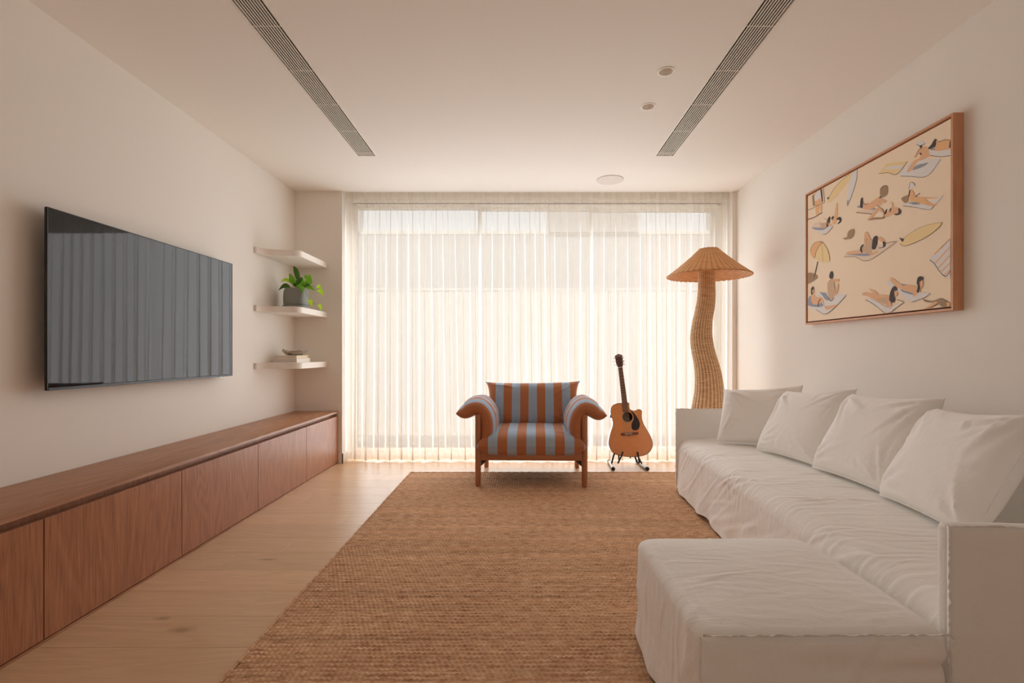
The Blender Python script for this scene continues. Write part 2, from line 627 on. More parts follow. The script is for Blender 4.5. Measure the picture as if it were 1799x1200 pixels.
def rattan(name, c0, c1, transl=0.0):
    m, t, p = nt(name)
    L = t.links.new
    tc = node(t, 'ShaderNodeTexCoord')
    mp = node(t, 'ShaderNodeMapping')
    mp.inputs['Scale'].default_value = (12, 12, 130)
    L(tc.outputs['Object'], mp.inputs[0])
    nz = node(t, 'ShaderNodeTexNoise')
    nz.inputs['Scale'].default_value = 1.2
    nz.inputs['Detail'].default_value = 3
    L(mp.outputs[0], nz.inputs['Vector'])
    at = node(t, 'ShaderNodeAttribute')
    at.attribute_name = 'rib'
    ad = node(t, 'ShaderNodeMath', operation='MULTIPLY_ADD')
    L(at.outputs['Fac'], ad.inputs[0]); ad.inputs[1].default_value = 0.45
    L(nz.outputs['Fac'], ad.inputs[2])
    mr = node(t, 'ShaderNodeMapRange')
    mr.inputs['From Min'].default_value = 0.4; mr.inputs['From Max'].default_value = 0.95
    L(ad.outputs[0], mr.inputs['Value'])
    mx = node(t, 'ShaderNodeMix', data_type='RGBA')
    mx.inputs['A'].default_value = c0; mx.inputs['B'].default_value = c1
    L(mr.outputs[0], mx.inputs['Factor'])
    L(mx.outputs['Result'], p.inputs['Base Color'])
    wv = node(t, 'ShaderNodeTexWave', bands_direction='Z')
    wv.inputs['Scale'].default_value = 32
    wv.inputs['Distortion'].default_value = 1.0
    L(tc.outputs['Object'], wv.inputs['Vector'])
    b = node(t, 'ShaderNodeBump')
    b.inputs['Strength'].default_value = 0.6
    b.inputs['Distance'].default_value = 0.003
    L(wv.outputs['Fac'], b.inputs['Height'])
    L(b.outputs['Normal'], p.inputs['Normal'])
    p.inputs['Roughness'].default_value = 0.6
    if transl:
        out = t.nodes['Material Output']
        tl = node(t, 'ShaderNodeBsdfTranslucent')
        L(mx.outputs['Result'], tl.inputs[0])
        ms = node(t, 'ShaderNodeMixShader')
        ms.inputs[0].default_value = transl
        L(p.outputs[0], ms.inputs[1]); L(tl.outputs[0], ms.inputs[2])
        L(ms.outputs[0], out.inputs['Surface'])
    return m
M['rattan'] = rattan('rattan_trunk', lin(180, 126, 80), lin(240, 202, 156))
M['rattan_shade'] = rattan('rattan_shade', lin(204, 144, 88), lin(244, 194, 134), 0.3)

def leaf_mat(name, col, tip):
    m, t, p = nt(name)
    L = t.links.new
    tc = node(t, 'ShaderNodeTexCoord')
    nz = node(t, 'ShaderNodeTexNoise')
    nz.inputs['Scale'].default_value = 25
    L(tc.outputs['Object'], nz.inputs['Vector'])
    mx = node(t, 'ShaderNodeMix', data_type='RGBA')
    mx.inputs['A'].default_value = col; mx.inputs['B'].default_value = tip
    L(nz.outputs['Fac'], mx.inputs['Factor'])
    L(mx.outputs['Result'], p.inputs['Base Color'])
    p.inputs['Roughness'].default_value = 0.4
    out = t.nodes['Material Output']
    tl = node(t, 'ShaderNodeBsdfTranslucent')
    L(mx.outputs['Result'], tl.inputs[0])
    ms = node(t, 'ShaderNodeMixShader')
    ms.inputs[0].default_value = 0.4
    L(p.outputs[0], ms.inputs[1]); L(tl.outputs[0], ms.inputs[2])
    L(ms.outputs[0], out.inputs['Surface'])
    return m
M['leaf_dark'] = leaf_mat('leaf_dark', lin(52, 92, 26), lin(84, 132, 36))
M['leaf_mid'] = leaf_mat('leaf_mid', lin(104, 172, 34), lin(140, 200, 50))
M['leaf_bright'] = leaf_mat('leaf_bright', lin(176, 226, 36), lin(206, 240, 70))
M['stem'] = plain('stem', lin(150, 176, 70), 0.6)

def smoked():
    m, t, p = nt('smoked_glass')
    p.inputs['Base Color'].default_value = lin(232, 222, 210)
    p.inputs['Roughness'].default_value = 0.05
    p.inputs['Transmission Weight'].default_value = 0.85
    p.inputs['IOR'].default_value = 1.5
    return m
M['smoked'] = smoked()
M['g_top'] = wood('guitar_cedar_top', lin(234, 164, 100), lin(214, 138, 78), 'z', rough=0.35, scale=0.8, contrast=0.6, coat=0.25, rings=0.15)
M['g_side'] = wood('guitar_mahogany', lin(150, 84, 48), lin(112, 58, 32), 'z', rough=0.15, contrast=0.7, coat=1.0, spec=0.8)
M['g_neck'] = plain('guitar_rosewood', lin(116, 72, 50), 0.5, bump=0.2, bscale=300)
M['g_head'] = plain('guitar_head', lin(84, 48, 38), 0.35)
M['g_dark'] = plain('guitar_dark', lin(42, 26, 20), 0.35)
M['g_bind'] = plain('guitar_binding', lin(52, 30, 20), 0.4)
M['g_rosette'] = plain('guitar_rosette', lin(206, 158, 116), 0.4)
M['g_ivory'] = plain('guitar_ivory', lin(240, 228, 205), 0.4)
M['fret'] = plain('guitar_fret', lin(214, 190, 165), 0.35, metal=0.6)
M['string'] = plain('guitar_string', lin(214, 196, 170), 0.3, metal=0.8)

# ------------------------------------------------------------------ room shell
XL, XR, YB, YR, H = -2.23, 2.16, 4.915, -2.6, 2.70
def struct(o):
    o['kind'] = 'structure'
    return o
floor = struct(G().box(XL - 0.1, XR + 0.1, YR - 0.1, 5.34, -0.12, -0.012).build('floor', M['floor'], smooth=0))
G().box(XL, XR, YR, 0.745, -0.012, 0.0).build('plank', M['floor'], floor, smooth=0)
row, y = 0, 1.847 - 0.2195 * 5
while y < 5.30:
    y1 = min(y + 0.2195, 5.33)
    if abs(y - 2.725) < 0.01:
        js = [-1.316, 0.75]
    elif abs(y - 2.0665) < 0.01:
        js = [-1.173, 0.9]
    else:
        s = (row * 0.83) % 2.1
        js = [XL + 0.35 + s, XL + 0.35 + s + 2.1]
    xs = [XL] + [j for j in js if j < XR - 0.2] + [XR]
    for a, b in zip(xs[:-1], xs[1:]):
        G().box(a + 0.0003, b - 0.0003, y + 0.0004, y1 - 0.0004, -0.012, 0.0, bevel=0.0005, seg=1).build('plank', M['floor'], floor, smooth=0)
    row += 1
    y = y1
struct(G().box(XL - 0.12, XL, YR, 5.34, 0, 2.98).build('wall_left', M['wall'], smooth=0))
struct(G().box(XR, XR + 0.12, YR, 5.34, 0, 2.98).build('wall_right', M['wall'], smooth=0))
struct(G().box(XL - 0.12, XR + 0.12, YR - 0.12, YR, 0, 2.98).build('wall_rear', M['wall'], smooth=0))
g = G()
g.box(XL, -1.757, YB, 5.34, 0, 2.98)
g.box(2.115, XR, YB, 5.34, 0, 2.98)
g.box(-1.757, 2.115, 5.20, 5.34, 2.66, 2.98)
struct(g.build('wall_back', M['wall'], smooth=0))
# ceiling with its openings
bm = bmesh.new()
def loop(pts):
    vs = [bm.verts.new((x, yy, H)) for x, yy in pts]
    for i in range(len(vs)):
        bm.edges.new((vs[i], vs[(i + 1) % len(vs)]))
loop([(XL, YR), (XR, YR), (XR, YB + 0.003), (XL, YB + 0.003)])
VENTS = [(-1.318, -1.155), (1.100, 1.263)]
VY0, VY1 = -1.2, 4.035
for a, b in VENTS:
    loop([(a + 0.008, VY0), (b - 0.008, VY0), (b - 0.008, VY1 - 0.008), (a + 0.008, VY1 - 0.008)])
DL = [(0.836, 2.817, 0.0475), (0.839, 3.217, 0.0475)]
for cx, cyy, r in DL:
    loop([(cx + (r - 0.004) * math.cos(2 * PI * i / 32), cyy + (r - 0.004) * math.sin(2 * PI * i / 32)) for i in range(32)])
bmesh.ops.triangle_fill(bm, use_beauty=True, edges=list(bm.edges), normal=(0, 0, -1))
bm.verts.index_update()
g = G().add([v.co[:] for v in bm.verts], [[v.index for v in f.verts] for f in bm.faces])
bm.free()
g.box(XL, XR, YB, YB + 0.02, H, 2.86)
g.box(XL, XR, YR, 5.34, 2.86, 2.98)
struct(g.build('ceiling', M['ceil'], smooth=0))
# eave over the garden side
struct(G().box(-3.2, 3.2, 5.34, 5.45, 2.84, 2.98).build('trim_1', M['trim'], smooth=0))
# skirting
struct(G().box(-1.80, -1.745, YB - 0.012, YB, 0, 0.10, 0.002).box(-1.757, -1.745, YB - 0.012, 5.19, 0, 0.10, 0.002).build('baseboard_left', M['trim']))
struct(G().box(XR - 0.012, XR, 1.0, YB, 0, 0.10, 0.002).box(2.103, 2.115, YB, 5.19, 0, 0.10, 0.002).build('baseboard_right', M['trim']))
# sliding window
win = struct(G().box(-1.757, -1.735, 5.20, 5.33, 0.05, 2.66).box(2.095, 2.115, 5.20, 5.33, 0.05, 2.66)
             .box(-1.757, 2.115, 5.20, 5.33, 2.645, 2.67).build('window_1', M['alu'], smooth=0))
G().box(-1.757, 2.115, 5.20, 5.33, 0.0, 0.045, 0.003).build('sill_track', M['alu'], win)
for a, b, yy in ((-1.735, -0.395, 5.222), (-0.435, 0.782, 5.262), (0.755, 2.095, 5.302)):
    for q in ((a, a + 0.032, 0.045, 2.645), (b - 0.032, b, 0.045, 2.645)):
        G().box(q[0], q[1], yy - 0.017, yy + 0.017, q[2], q[3], 0.003).build('sash_stile', M['alu'], win)
    G().box(a + 0.032, b - 0.032, yy - 0.017, yy + 0.017, 0.045, 0.10, 0.003).build('sash_rail', M['alu'], win)
    G().box(a + 0.032, b - 0.032, yy - 0.017, yy + 0.017, 2.602, 2.645, 0.003).build('sash_rail', M['alu'], win)
    G().box(a + 0.032, b - 0.032, yy - 0.003, yy + 0.003, 0.10, 2.602).build('pane', M['glass'], win, smooth=0)
# garden beyond the curtain
struct(G().box(-9, 9, 5.34, 14, -0.16, -0.06).build('ground', M['paving'], smooth=0))
fence = thing('garden_fence', 'pale boarded garden fence glimpsed through the sheer curtain', 'fence', (0, 7.25, -0.06))
x = -5.0
while x < 5.2:
    G().box(x, x + 0.135, 7.2, 7.222, -0.06, 2.0, 0.003, 1).build('board', M['fence'], fence, smooth=0)
    x += 0.14
G().box(-5.05, 5.3, 7.19, 7.26, 2.0, 2.035, 0.004).build('capping_rail', M['fence'], fence, smooth=0)
for xx in (-4.0, -2.2, -0.4, 1.4, 3.2, 5.0):
    G().box(xx - 0.045, xx + 0.045, 7.222, 7.31, -0.06, 1.99, 0.003, 1).build('post', M['fence'], fence, smooth=0)
house = thing('neighbour_house', 'pale rendered house wall standing beyond the garden fence', 'house', (0, 9.6, -0.06))
G().box(-7, 7, 9.5, 9.7, -0.06, 3.40).build('wall_panel', M['house_wall'], house, smooth=0)
G().box(0.54, 2.28, 9.46, 9.7, 3.40, 5.2).build('upper_storey', M['house_wall'], house, smooth=0)
G().box(3.66, 7, 9.46, 9.7, 3.40, 5.2).build('upper_storey', M['house_wall'], house, smooth=0)
G().box(-7, -3.05, 9.46, 9.7, 3.40, 5.2).build('upper_storey', M['house_wall'], house, smooth=0)
G().box(-3.05, 3.66, 9.494, 9.72, 3.37, 3.44).build('parapet_cap', M['trim'], house, smooth=0)

# ------------------------------------------------------------------ sheer curtain
def build_curtain():
    x0, x1, top, bot, yc = -1.742, 2.105, 2.80, 0.014, 5.022
    nf = 33
    nx, nz = nf * 16 + 1, 40
    r = np.random.default_rng(3)
    t = np.linspace(0, 1, nx)
    z = np.linspace(0, 1, nz)[:, None]          # 0 top, 1 bottom
    ph = t * nf * 2 * PI
    # irregular folds that loosen towards the floor
    def slow(seed, k):
        rr = np.random.default_rng(seed)
        v = np.interp(t * k, np.arange(k + 1), rr.uniform(-1, 1, k + 1))
        return np.convolve(np.pad(v, 12, mode='edge'), np.ones(25) / 25, 'valid')
    drift = slow(5, 14) * 1.3
    amp = 0.029 + 0.011 * slow(8, 22)
    P2 = ph[None, :] + drift[None, :] * z * 1.6 + 2.0 * slow(11, 9)[None, :] + 0.9 * slow(12, 31)[None, :]
    A = amp[None, :] * (0.70 + 0.30 * z)
    X = x0 + (x1 - x0) * t[None, :] + 0.017 * np.sin(2 * P2) * (0.85 + 0.4 * z) + 0.012 * slow(21, 17)[None, :] * z
    Y = yc + A * np.sin(P2) + 0.3 * A * np.sin(2 * P2 + 1.1) * slow(41, 13)[None, :] + 0.012 * slow(31, 12)[None, :] * z * z
    Z = top + (bot - top) * np.repeat(z, nx, 1) + 0.006 * np.sin(P2 * 0.5) * (z > 0.97)
    X = np.clip(X, x0 - 0.004, x1 + 0.004)
    return np.stack([X, Y, Z], 2)
CP = build_curtain()
cur = thing('sheer_curtain', 'white sheer pleated curtain covering the whole rear window', 'curtain', (0.18, 5.035, 0.014))
G().grid(CP).build('curtain_fabric', M['sheer'], cur, smooth=180, recalc=False)
zt = CP[:, 0, 2]
top_rows = np.where(zt > 2.60)[0]
Q = CP[top_rows[0]:top_rows[-1] + 1].copy(); Q[:, :, 1] -= 0.003
G().grid(Q).build('heading_tape', M['sheer_hem'], cur, smooth=180, recalc=False)
bot_rows = np.where(zt < 0.12)[0]
Q = CP[bot_rows[0]:].copy(); Q[:, :, 1] -= 0.003
G().grid(Q).build('hem', M['sheer_hem'], cur, smooth=180, recalc=False)
for sl, nm in ((slice(0, 7), 'side_hem'), (slice(-6, None), 'side_hem')):
    Q = CP[:, sl].copy(); Q[:, :, 1] -= 0.004
    G().grid(Q).build(nm, M['sheer_hem'], cur, smooth=180, recalc=False)
G().box(-1.755, 2.113, 5.01, 5.06, 2.80, 2.835, 0.003).build('curtain_track', M['trim'], cur)

# ------------------------------------------------------------------ rug
def build_rug():
    x0, x1, y0, y1 = -0.985, 1.75, 0.95, 4.50
    cx, cyy = 0.0200, 0.0235
    nx, ny = int((x1 - x0) / cx) * 4 + 1, int((y1 - y0) / cyy) * 5 + 1
    xs, ys = np.linspace(x0, x1, nx), np.linspace(y0, y1, ny)
    X, Yy = np.meshgrid(xs, ys)
    jx = 0.0022 * wavy(X, Yy, 9, 2) + 0.0012 * wavy(X, Yy, 60, 3)
    V = (Yy + 0.0035 * wavy(X, Yy, 7, 4)) / cyy
    r = np.floor(V); fv = V - r
    par = 0.5 * np.round(np.mod(r, 2) * (wavy(X * 0.2, r * cyy, 5, 61) > 0.12))
    rr = np.random.default_rng(5)
    rowh = rr.uniform(-1, 1, int(r.max()) + 3)[r.astype(int)]
    U = (X + jx) / cx + par + 0.30 * (fv - 0.5)
    ripple = 0.5 + 0.5 * np.cos(2 * PI * U)
    cord = np.sqrt(np.clip(1 - (2 * fv - 1) ** 2, 0, 1))
    Hh = 0.0075 * cord * (0.35 + 0.65 * ripple ** 0.7) * (1 + 0.18 * rowh)
    Hh += 0.0012 * wavy(X, Yy, 40, 8) + 0.001 * rowh
    edge = np.minimum(np.minimum(X - x0, x1 - X), np.minimum(Yy - y0, y1 - Yy))
    Z = 0.005 + Hh * smooth01(0, 0.01, edge) 
    Xo = X + np.where(X - x0 < 0.02, 0.0015 * np.sin(Yy * 70) + 0.001 * np.sin(Yy * 23), 0)
    P = np.stack([Xo, Yy, Z], 2).reshape(-1, 3).astype(np.float32)
    me = bpy.data.meshes.new('woven_jute')
    idx = np.arange(nx * ny).reshape(ny, nx)
    q = np.stack([idx[:-1, :-1], idx[:-1, 1:], idx[1:, 1:], idx[1:, :-1]], 2).reshape(-1, 4).astype(np.int32)
    me.vertices.add(len(P)); me.vertices.foreach_set('co', P.ravel())
    me.loops.add(q.size); me.loops.foreach_set('vertex_index', q.ravel())
    me.polygons.add(len(q)); me.polygons.foreach_set('loop_start', np.arange(0, q.size, 4, dtype=np.int32))
    me.polygons.foreach_set('use_smooth', np.ones(len(q), bool))
    me.update(); me.validate()
    me.materials.append(M['jute'])
    rug = thing('jute_rug', 'large natural jute woven area rug under the armchair and sofa', 'rug', (0.4, 2.7, 0.0))
    o = bpy.data.objects.new('woven_jute', me)
    COL.objects.link(o); adopt(o, rug); o['kind'] = 'stuff'
    # braided selvedge around the edge
    g = G()
    g.tube([(x0 - 0.003 + 0.0012 * math.sin(yy * 50), yy, 0.0085) for yy in np.linspace(y0, y1, 240)], [0.006 + 0.0018 * math.sin(i * 1.3) for i in range(240)], 7)
    g.build('selvedge', M['jute'], rug)
    g = G().tube([(xx, y1 + 0.002, 0.0085) for xx in np.linspace(x0, x1, 200)], [0.0065 + 0.0018 * math.sin(i * 1.3) for i in range(200)], 7)
    g.build('selvedge', M['jute'], rug)
build_rug()

# ------------------------------------------------------------------ low wall cabinets
CF = -1.795
ynames = [(4.183, 4.905, 'narrow-looking oak cabinet unit at the curtain end of the low run'),
          (3.407, 4.183, 'oak cabinet unit beside the end unit, second from the curtain'),
          (2.636, 3.407, 'third oak cabinet unit from the curtain in the low run'),
          (1.871, 2.636, 'widest-looking oak cabinet unit, fourth from the curtain, below the television'),
          (1.100, 1.871, 'oak cabinet unit nearest the viewer, cut off by the picture edge')]
for a, b, lb in ynames:
    t = thing('cabinet_unit', lb, 'cabinet', (-2.0, (a + b) / 2, 0), 'low oak cabinet run')
    G().box(XL + 0.004, CF - 0.051, a + 0.0005, b - 0.0005, 0.013, 0.501).build('carcass', M['cab_dark'], t, smooth=0)
    G().box(CF - 0.02, CF, a + 0.0018, b - 0.0018, 0.016, 0.4715, 0.001, 1).build('door', M['cab'], t, smooth=0)
    G().box(CF - 0.05, CF - 0.038, a + 0.0005, b - 0.0005, 0.44, 0.501).build('finger_rail', M['cab'], t, smooth=0)
    G().box(CF - 0.06, CF - 0.002, a + 0.0002, b - 0.0002, 0.0, 0.011).build('plinth', M['cab_top'], t, smooth=0)
bt = thing('bench_top', 'long continuous oak bench top over the low cabinets', 'worktop', (-2.0, 3.0, 0.502))
for a, b in ((1.10, 2.612), (2.613, 4.912)):
    g = G()
    prof = [(XL + 0.003, 0.502), (CF + 0.001, 0.502), (CF + 0.002, 0.5035), (CF + 0.001, 0.519), (CF - 0.001, 0.520), (XL + 0.003, 0.520)]
    g.prism(prof, lambda u, v, d: (u, d, v), a, b)
    g.build('top_panel', M['cab_top'], bt, smooth=30)

# ------------------------------------------------------------------ television
tv = thing('television', 'large black flat television mounted on the left wall', 'television', (-2.2, 2.98, 0.925))
ty0, ty1, tz0, tz1, tx = 2.254, 3.711, 0.926, 1.765, -2.150
G().box(tx - 0.012, tx - 0.002, ty0, ty1, tz0, tz1, 0.002).build('back_panel', M['black'], tv)
G().box(tx - 0.045, tx - 0.013, ty0 + 0.25, ty1 - 0.25, tz0 + 0.08, tz0 + 0.55, 0.008).build('rear_housing', M['black'], tv)
G().box(XL + 0.001, tx - 0.046, 2.75, 3.25, 1.12, 1.45, 0.003).build('wall_bracket', M['black_metal'], tv)
G().box(tx - 0.0018, tx + 0.0002, ty0 + 0.006, ty1 - 0.006, tz0 + 0.014, tz1 - 0.005).build('screen', M['screen'], tv, smooth=0)
for q in ((ty0, ty0 + 0.005, tz0, tz1), (ty1 - 0.005, ty1, tz0, tz1)):
    G().box(tx - 0.0018, tx + 0.002, q[0], q[1], q[2], q[3], 0.0006, 1).build('bezel', M['black'], tv)
G().box(tx - 0.0018, tx + 0.002, ty0 + 0.005, ty1 - 0.005, tz1 - 0.0045, tz1, 0.0006, 1).build('bezel', M['black'], tv)
G().box(tx - 0.0018, tx + 0.004, ty0 + 0.005, ty1 - 0.005, tz0, tz0 + 0.013, 0.001, 1).build('bezel', M['black'], tv)
G().box(tx - 0.004, tx + 0.003, ty1 - 0.16, ty1 - 0.11, tz0 - 0.006, tz0 - 0.0005, 0.001, 1).build('sensor', M['chrome'], tv)

# ------------------------------------------------------------------ corner shelves
def shelf_outline():
    pts = [(XL + 0.002, 4.163), (XL + 0.02, 4.168)]
    pts += [tuple(p) for p in spline([(XL + 0.02, 4.168), (-2.19, 4.205), (-2.155, 4.245), (-2.11, 4.268), (-2.05, 4.278), (-1.985, 4.283)], 16)[1:]]
    cx, cyy, r = -1.985, 4.363, 0.08
    pts += [(cx + r * math.sin(a), cyy - r * math.cos(a)) for a in np.linspace(0.1, PI / 2, 10)]
    pts += [(-1.907, YB - 0.002), (XL + 0.002, YB - 0.002)]
    return pts
SO = shelf_outline()
for zt_, lb in ((1.990, 'empty topmost white corner shelf with rounded front'),
                (1.500, 'middle white corner shelf carrying the potted plant'),
                (1.011, 'lowest white corner shelf carrying two books and a dish')):
    o = G().prism(SO, lambda u, v, d: (u, v, d), zt_ - 0.052, zt_).build('wall_shelf', M['shelf'], None, smooth=35)
    tag(o, lb, 'shelf', 'white corner shelves')

# ------------------------------------------------------------------ books and dish
def book(x0, x1, y0, y1, z0, z1, cover, label):
    t = thing('book', label, 'book', ((x0 + x1) / 2, (y0 + y1) / 2, z0), 'books on the lowest shelf')
    c = 0.0025
    G().box(x0, x1, y0, y1, z0, z0 + c, 0.0006, 1).build('cover', cover, t)
    G().box(x0, x1, y0, y1, z1 - c, z1, 0.0006, 1).build('cover', cover, t)
    G().box(x0, x1, y0, y0 + c, z0 + c, z1 - c).build('spine', M['book_spine'], t, smooth=0)
    G().box(x0 + 0.004, x1 - 0.003, y0 + c, y1 - 0.004, z0 + c, z1 - c).build('page_block', cover if cover is M['book_cream'] else M['paper'], t, smooth=0)
    return t
book(-2.186, -1.976, 4.40, 4.69, 1.0112, 1.0475, M['book_white'], 'thick white book lying flat at the bottom of the pair')
bk = book(-2.172, -1.977, 4.40, 4.66, 1.0478, 1.0745, M['book_cream'], 'cream book lying on the white book under the dish')
G().box(-1.9775, -1.9765, 4.628, 4.638, 1.056, 1.066).build('printed_mark', M['book_mark'], bk, smooth=0)
def dish():
    c = (-2.055, 4.53, 1.0752)
    n = 72
    def row(r, z, k):
        out = []
        for j in range(n):
            a = 2 * PI * j / n
            w = math.sin(5 * a + 0.6) * 0.6 + 0.5 * math.sin(3 * a + 2) + 0.35 * math.sin(8 * a)
            out.append((c[0] + r * (1 + 0.07 * k * w) * math.cos(a), c[1] + r * (1 + 0.07 * k * math.sin(4 * a)) * math.sin(a), c[2] + z + 0.012 * k * w))
        return out
    up = [row(0.001, 0.004, 0), row(0.05, 0.004, 0), row(0.068, 0.012, 0.3), row(0.088, 0.030, 0.8), row(0.102, 0.040, 1.05)]
    dn = [row(0.103, 0.036, 1.05), row(0.088, 0.025, 0.8), row(0.07, 0.006, 0.3), row(0.05, 0.0, 0), row(0.001, 0.0, 0)]
    o = G().grid(up + dn, wv=True).build('wavy_dish', M['smoked'], None, smooth=60)
    tag(o, 'small smoky glass dish with a wavy rim on the stacked books', 'dish')
dish()

# ------------------------------------------------------------------ potted plant
def plant():
    c = (-2.045, 4.545, 1.5005)
    t = thing('potted_plant', 'trailing green pothos in a grey pot on the middle shelf', 'plant', c)
    sq = lambda a, z: (abs(math.cos(a)) ** 3.2 + abs(math.sin(a)) ** 3.2) ** (-1 / 3.2) * 0.97
    G().lathe(c, [(0.098, 0.0), (0.106, 0.004), (0.108, 0.028), (0.103, 0.030)], 64, sq).build('saucer', M['pot'], t)
    G().lathe(c, [(0.094, 0.031), (0.101, 0.040), (0.103, 0.10), (0.099, 0.155), (0.091, 0.180), (0.087, 0.186), (0.081, 0.184), (0.079, 0.17)], 64, sq, cap1=False).build('pot', M['pot'], t)
    G().lathe(c, [(0.080, 0.165), (0.05, 0.172), (0.02, 0.174)], 32, sq, cap0=False).build('soil', M['soil'], t)
    # leaf positions: base, tip (x offset, depth offset, height) from pot centre
    D = M['leaf_dark']; MI = M['leaf_mid']; B = M['leaf_bright']
    L = [((0.02, 0, 0.26), (-0.035, 0.02, 0.40), 0.045, D, 0.02), ((-0.015, -0.01, 0.225), (-0.055, -0.02, 0.325), 0.052, MI, 0.0),
         ((-0.05, 0, 0.245), (-0.145, 0.0, 0.243), 0.034, B, 0.025), ((-0.045, -0.01, 0.195), (-0.150, -0.03, 0.165), 0.044, D, 0.03),
         ((0.015, -0.02, 0.235), (0.062, 0.0, 0.285), 0.042, D, 0.01), ((0.068, 0.02, 0.285), (0.098, 0.03, 0.305), 0.034, MI, 0.01),
         ((0.108, 0, 0.225), (0.128, -0.01, 0.32), 0.062, MI, -0.01), ((0.085, -0.03, 0.205), (0.150, -0.04, 0.206), 0.040, D, 0.012),
         ((0.185, 0, 0.200), (0.235, -0.02, 0.172), 0.046, B, 0.02), ((0.205, -0.02, 0.170), (0.256, -0.02, 0.118), 0.046, B, 0.02),
         ((0.075, -0.07, 0.200), (0.108, -0.11, 0.125), 0.030, MI, 0.02), ((0.138, -0.05, 0.08), (0.168, -0.06, 0.010), 0.042, B, 0.012),
         ((0.212, -0.03, 0.035), (0.255, -0.05, -0.030), 0.034, B, 0.02), ((0.06, -0.03, 0.20), (0.11, -0.05, 0.232), 0.052, MI, 0.01),
         ((0.04, -0.05, 0.20), (0.062, -0.085, 0.165), 0.045, MI, 0.02), ((0.0, -0.03, 0.20), (0.03, -0.06, 0.235), 0.046, D, 0.0),
         ((0.10, -0.02, 0.195), (0.170, 0.0, 0.165), 0.036, MI, 0.015), ((-0.01, 0.03, 0.22), (0.02, 0.05, 0.30), 0.05, D, 0.0),
         ((0.03, 0.02, 0.24), (0.06, 0.05, 0.262), 0.05, MI, 0.01)]
    for k, (b, tp, w, m, arch) in enumerate(L):
        b = np.array(c) + np.array(b) * (1, 1, 1); tp = np.array(c) + np.array(tp)
        ax = tp - b; ln = np.linalg.norm(ax); ax /= ln
        view = np.array([0.42, -0.9, 0.12]); view /= np.linalg.norm(view)
        side = np.cross(ax, view); side /= np.linalg.norm(side)
        nrm = np.cross(side, ax)
        rows = []
        for s in np.linspace(0, 1, 13):
            half = w / 2 * (math.sin(PI * min(1, s ** 0.62)) ** 0.8) * (1.0 if s < 0.98 else 0.3)
            cp = b + ax * ln * s + np.array([0, 0, 1]) * arch * math.sin(PI * s) + nrm * 0.25 * w * math.sin(PI * s)
            rows.append([cp + side * half * q - nrm * 0.30 * half * abs(q) for q in (-1, -0.5, 0, 0.5, 1)])
        G().grid(rows).build('leaf', m, t, smooth=180, recalc=False)
        root = np.array(c) + np.array([np.clip(b[0] - c[0], -0.06, 0.06) * 0.5, 0, 0.17])
        if k in (8, 9):
            root = np.array(c) + np.array([0.06, -0.02, 0.18])
        if k not in (11, 12):
            mid = (root + b) / 2 + np.array([0, 0, 0.02])
            G().tube(spline([root, mid, b], 8).tolist(), 0.0018, 5).build('stem', M['stem'], t)
    v = np.array(c)
    G().tube(spline([v + (0.07, -0.04, 0.18), v + (0.105, -0.075, 0.19), v + (0.122, -0.085, 0.14), v + (0.138, -0.05, 0.08)], 14).tolist(), 0.0018, 5).build('stem', M['stem'], t)
    G().tube(spline([v + (0.122, -0.085, 0.14), v + (0.145, -0.06, 0.08), v + (0.18, -0.03, 0.048), v + (0.212, -0.03, 0.035)], 14).tolist(), 0.0016, 5).build('stem', M['stem'], t)
plant()

# ------------------------------------------------------------------ ceiling fittings
for (a, b), lb in zip(VENTS, ('long white slotted air vent in the ceiling above the television side', 'long white slotted air vent in the ceiling above the sofa side')):
    t = thing('ceiling_vent', lb, 'vent', ((a + b) / 2, 1.5, H))
    for q in ((a, a + 0.0125), (b - 0.0125, b)):
        G().box(q[0], q[1], VY0 - 0.01, VY1, H - 0.003, H + 0.02, 0.001, 1).build('frame', M['vent_metal'], t, smooth=0)
    G().box(a + 0.0125, b - 0.0125, VY1 - 0.0125, VY1, H - 0.003, H + 0.02, 0.001, 1).build('frame', M['vent_metal'], t, smooth=0)
    ia, ib = a + 0.0125, b - 0.0125
    ns = 9
    pitch = (ib - ia) / (ns + 1)
    for i in range(1, ns + 1):
        xx = ia + pitch * i
        G().box(xx - 0.0026, xx + 0.0026, VY0, VY1 - 0.0125, H - 0.001, H + 0.004).build('slat', M['vent_metal'], t, smooth=0)
    for yy in np.arange(2.43 - 0.385 * 6, 4.0, 0.385):
        G().box(ia, ib, yy - 0.0018, yy + 0.0018, H + 0.001, H + 0.004).build('cross_bar', M['vent_metal'], t, smooth=0)
    g = G().box(a + 0.009, a + 0.0115, VY0, VY1 - 0.009, H + 0.02, H + 0.12).box(b - 0.0115, b - 0.009, VY0, VY1 - 0.009, H + 0.02, H + 0.12)
    g.box(a + 0.009, b - 0.009, VY0, VY1 - 0.009, H + 0.12, H + 0.122).box(a + 0.009, b - 0.009, VY1 - 0.012, VY1 - 0.009, H + 0.02, H + 0.12)
    g.build('duct', M['vent_dark'], t, smooth=0)
for (cx, cyy, r), lb in zip(DL, ('round recessed downlight nearer the viewer beside the right vent', 'round recessed downlight nearer the window beside the right vent')):
    t = thing('downlight', lb, 'light', (cx, cyy, H), 'recessed ceiling downlights')
    G().lathe((cx, cyy, H), [(r, 0.0), (r, -0.003), (r - 0.008, -0.004), (r - 0.010, 0.0)], 40, cap0=False, cap1=False).build('trim_ring', M['trim'], t)
    G().lathe((cx, cyy, H), [(r - 0.010, 0.0), (r - 0.016, 0.05), (r - 0.018, 0.055), (0.001, 0.056)], 40, cap0=False, cap1=True).build('reflector_cup', M['trim'], t)
    G().lathe((cx, cyy, H + 0.05), [(0.001, -0.004), (0.016, -0.004), (0.018, 0.004)], 24, cap0=True, cap1=False).build('lens', M['speaker'], t)
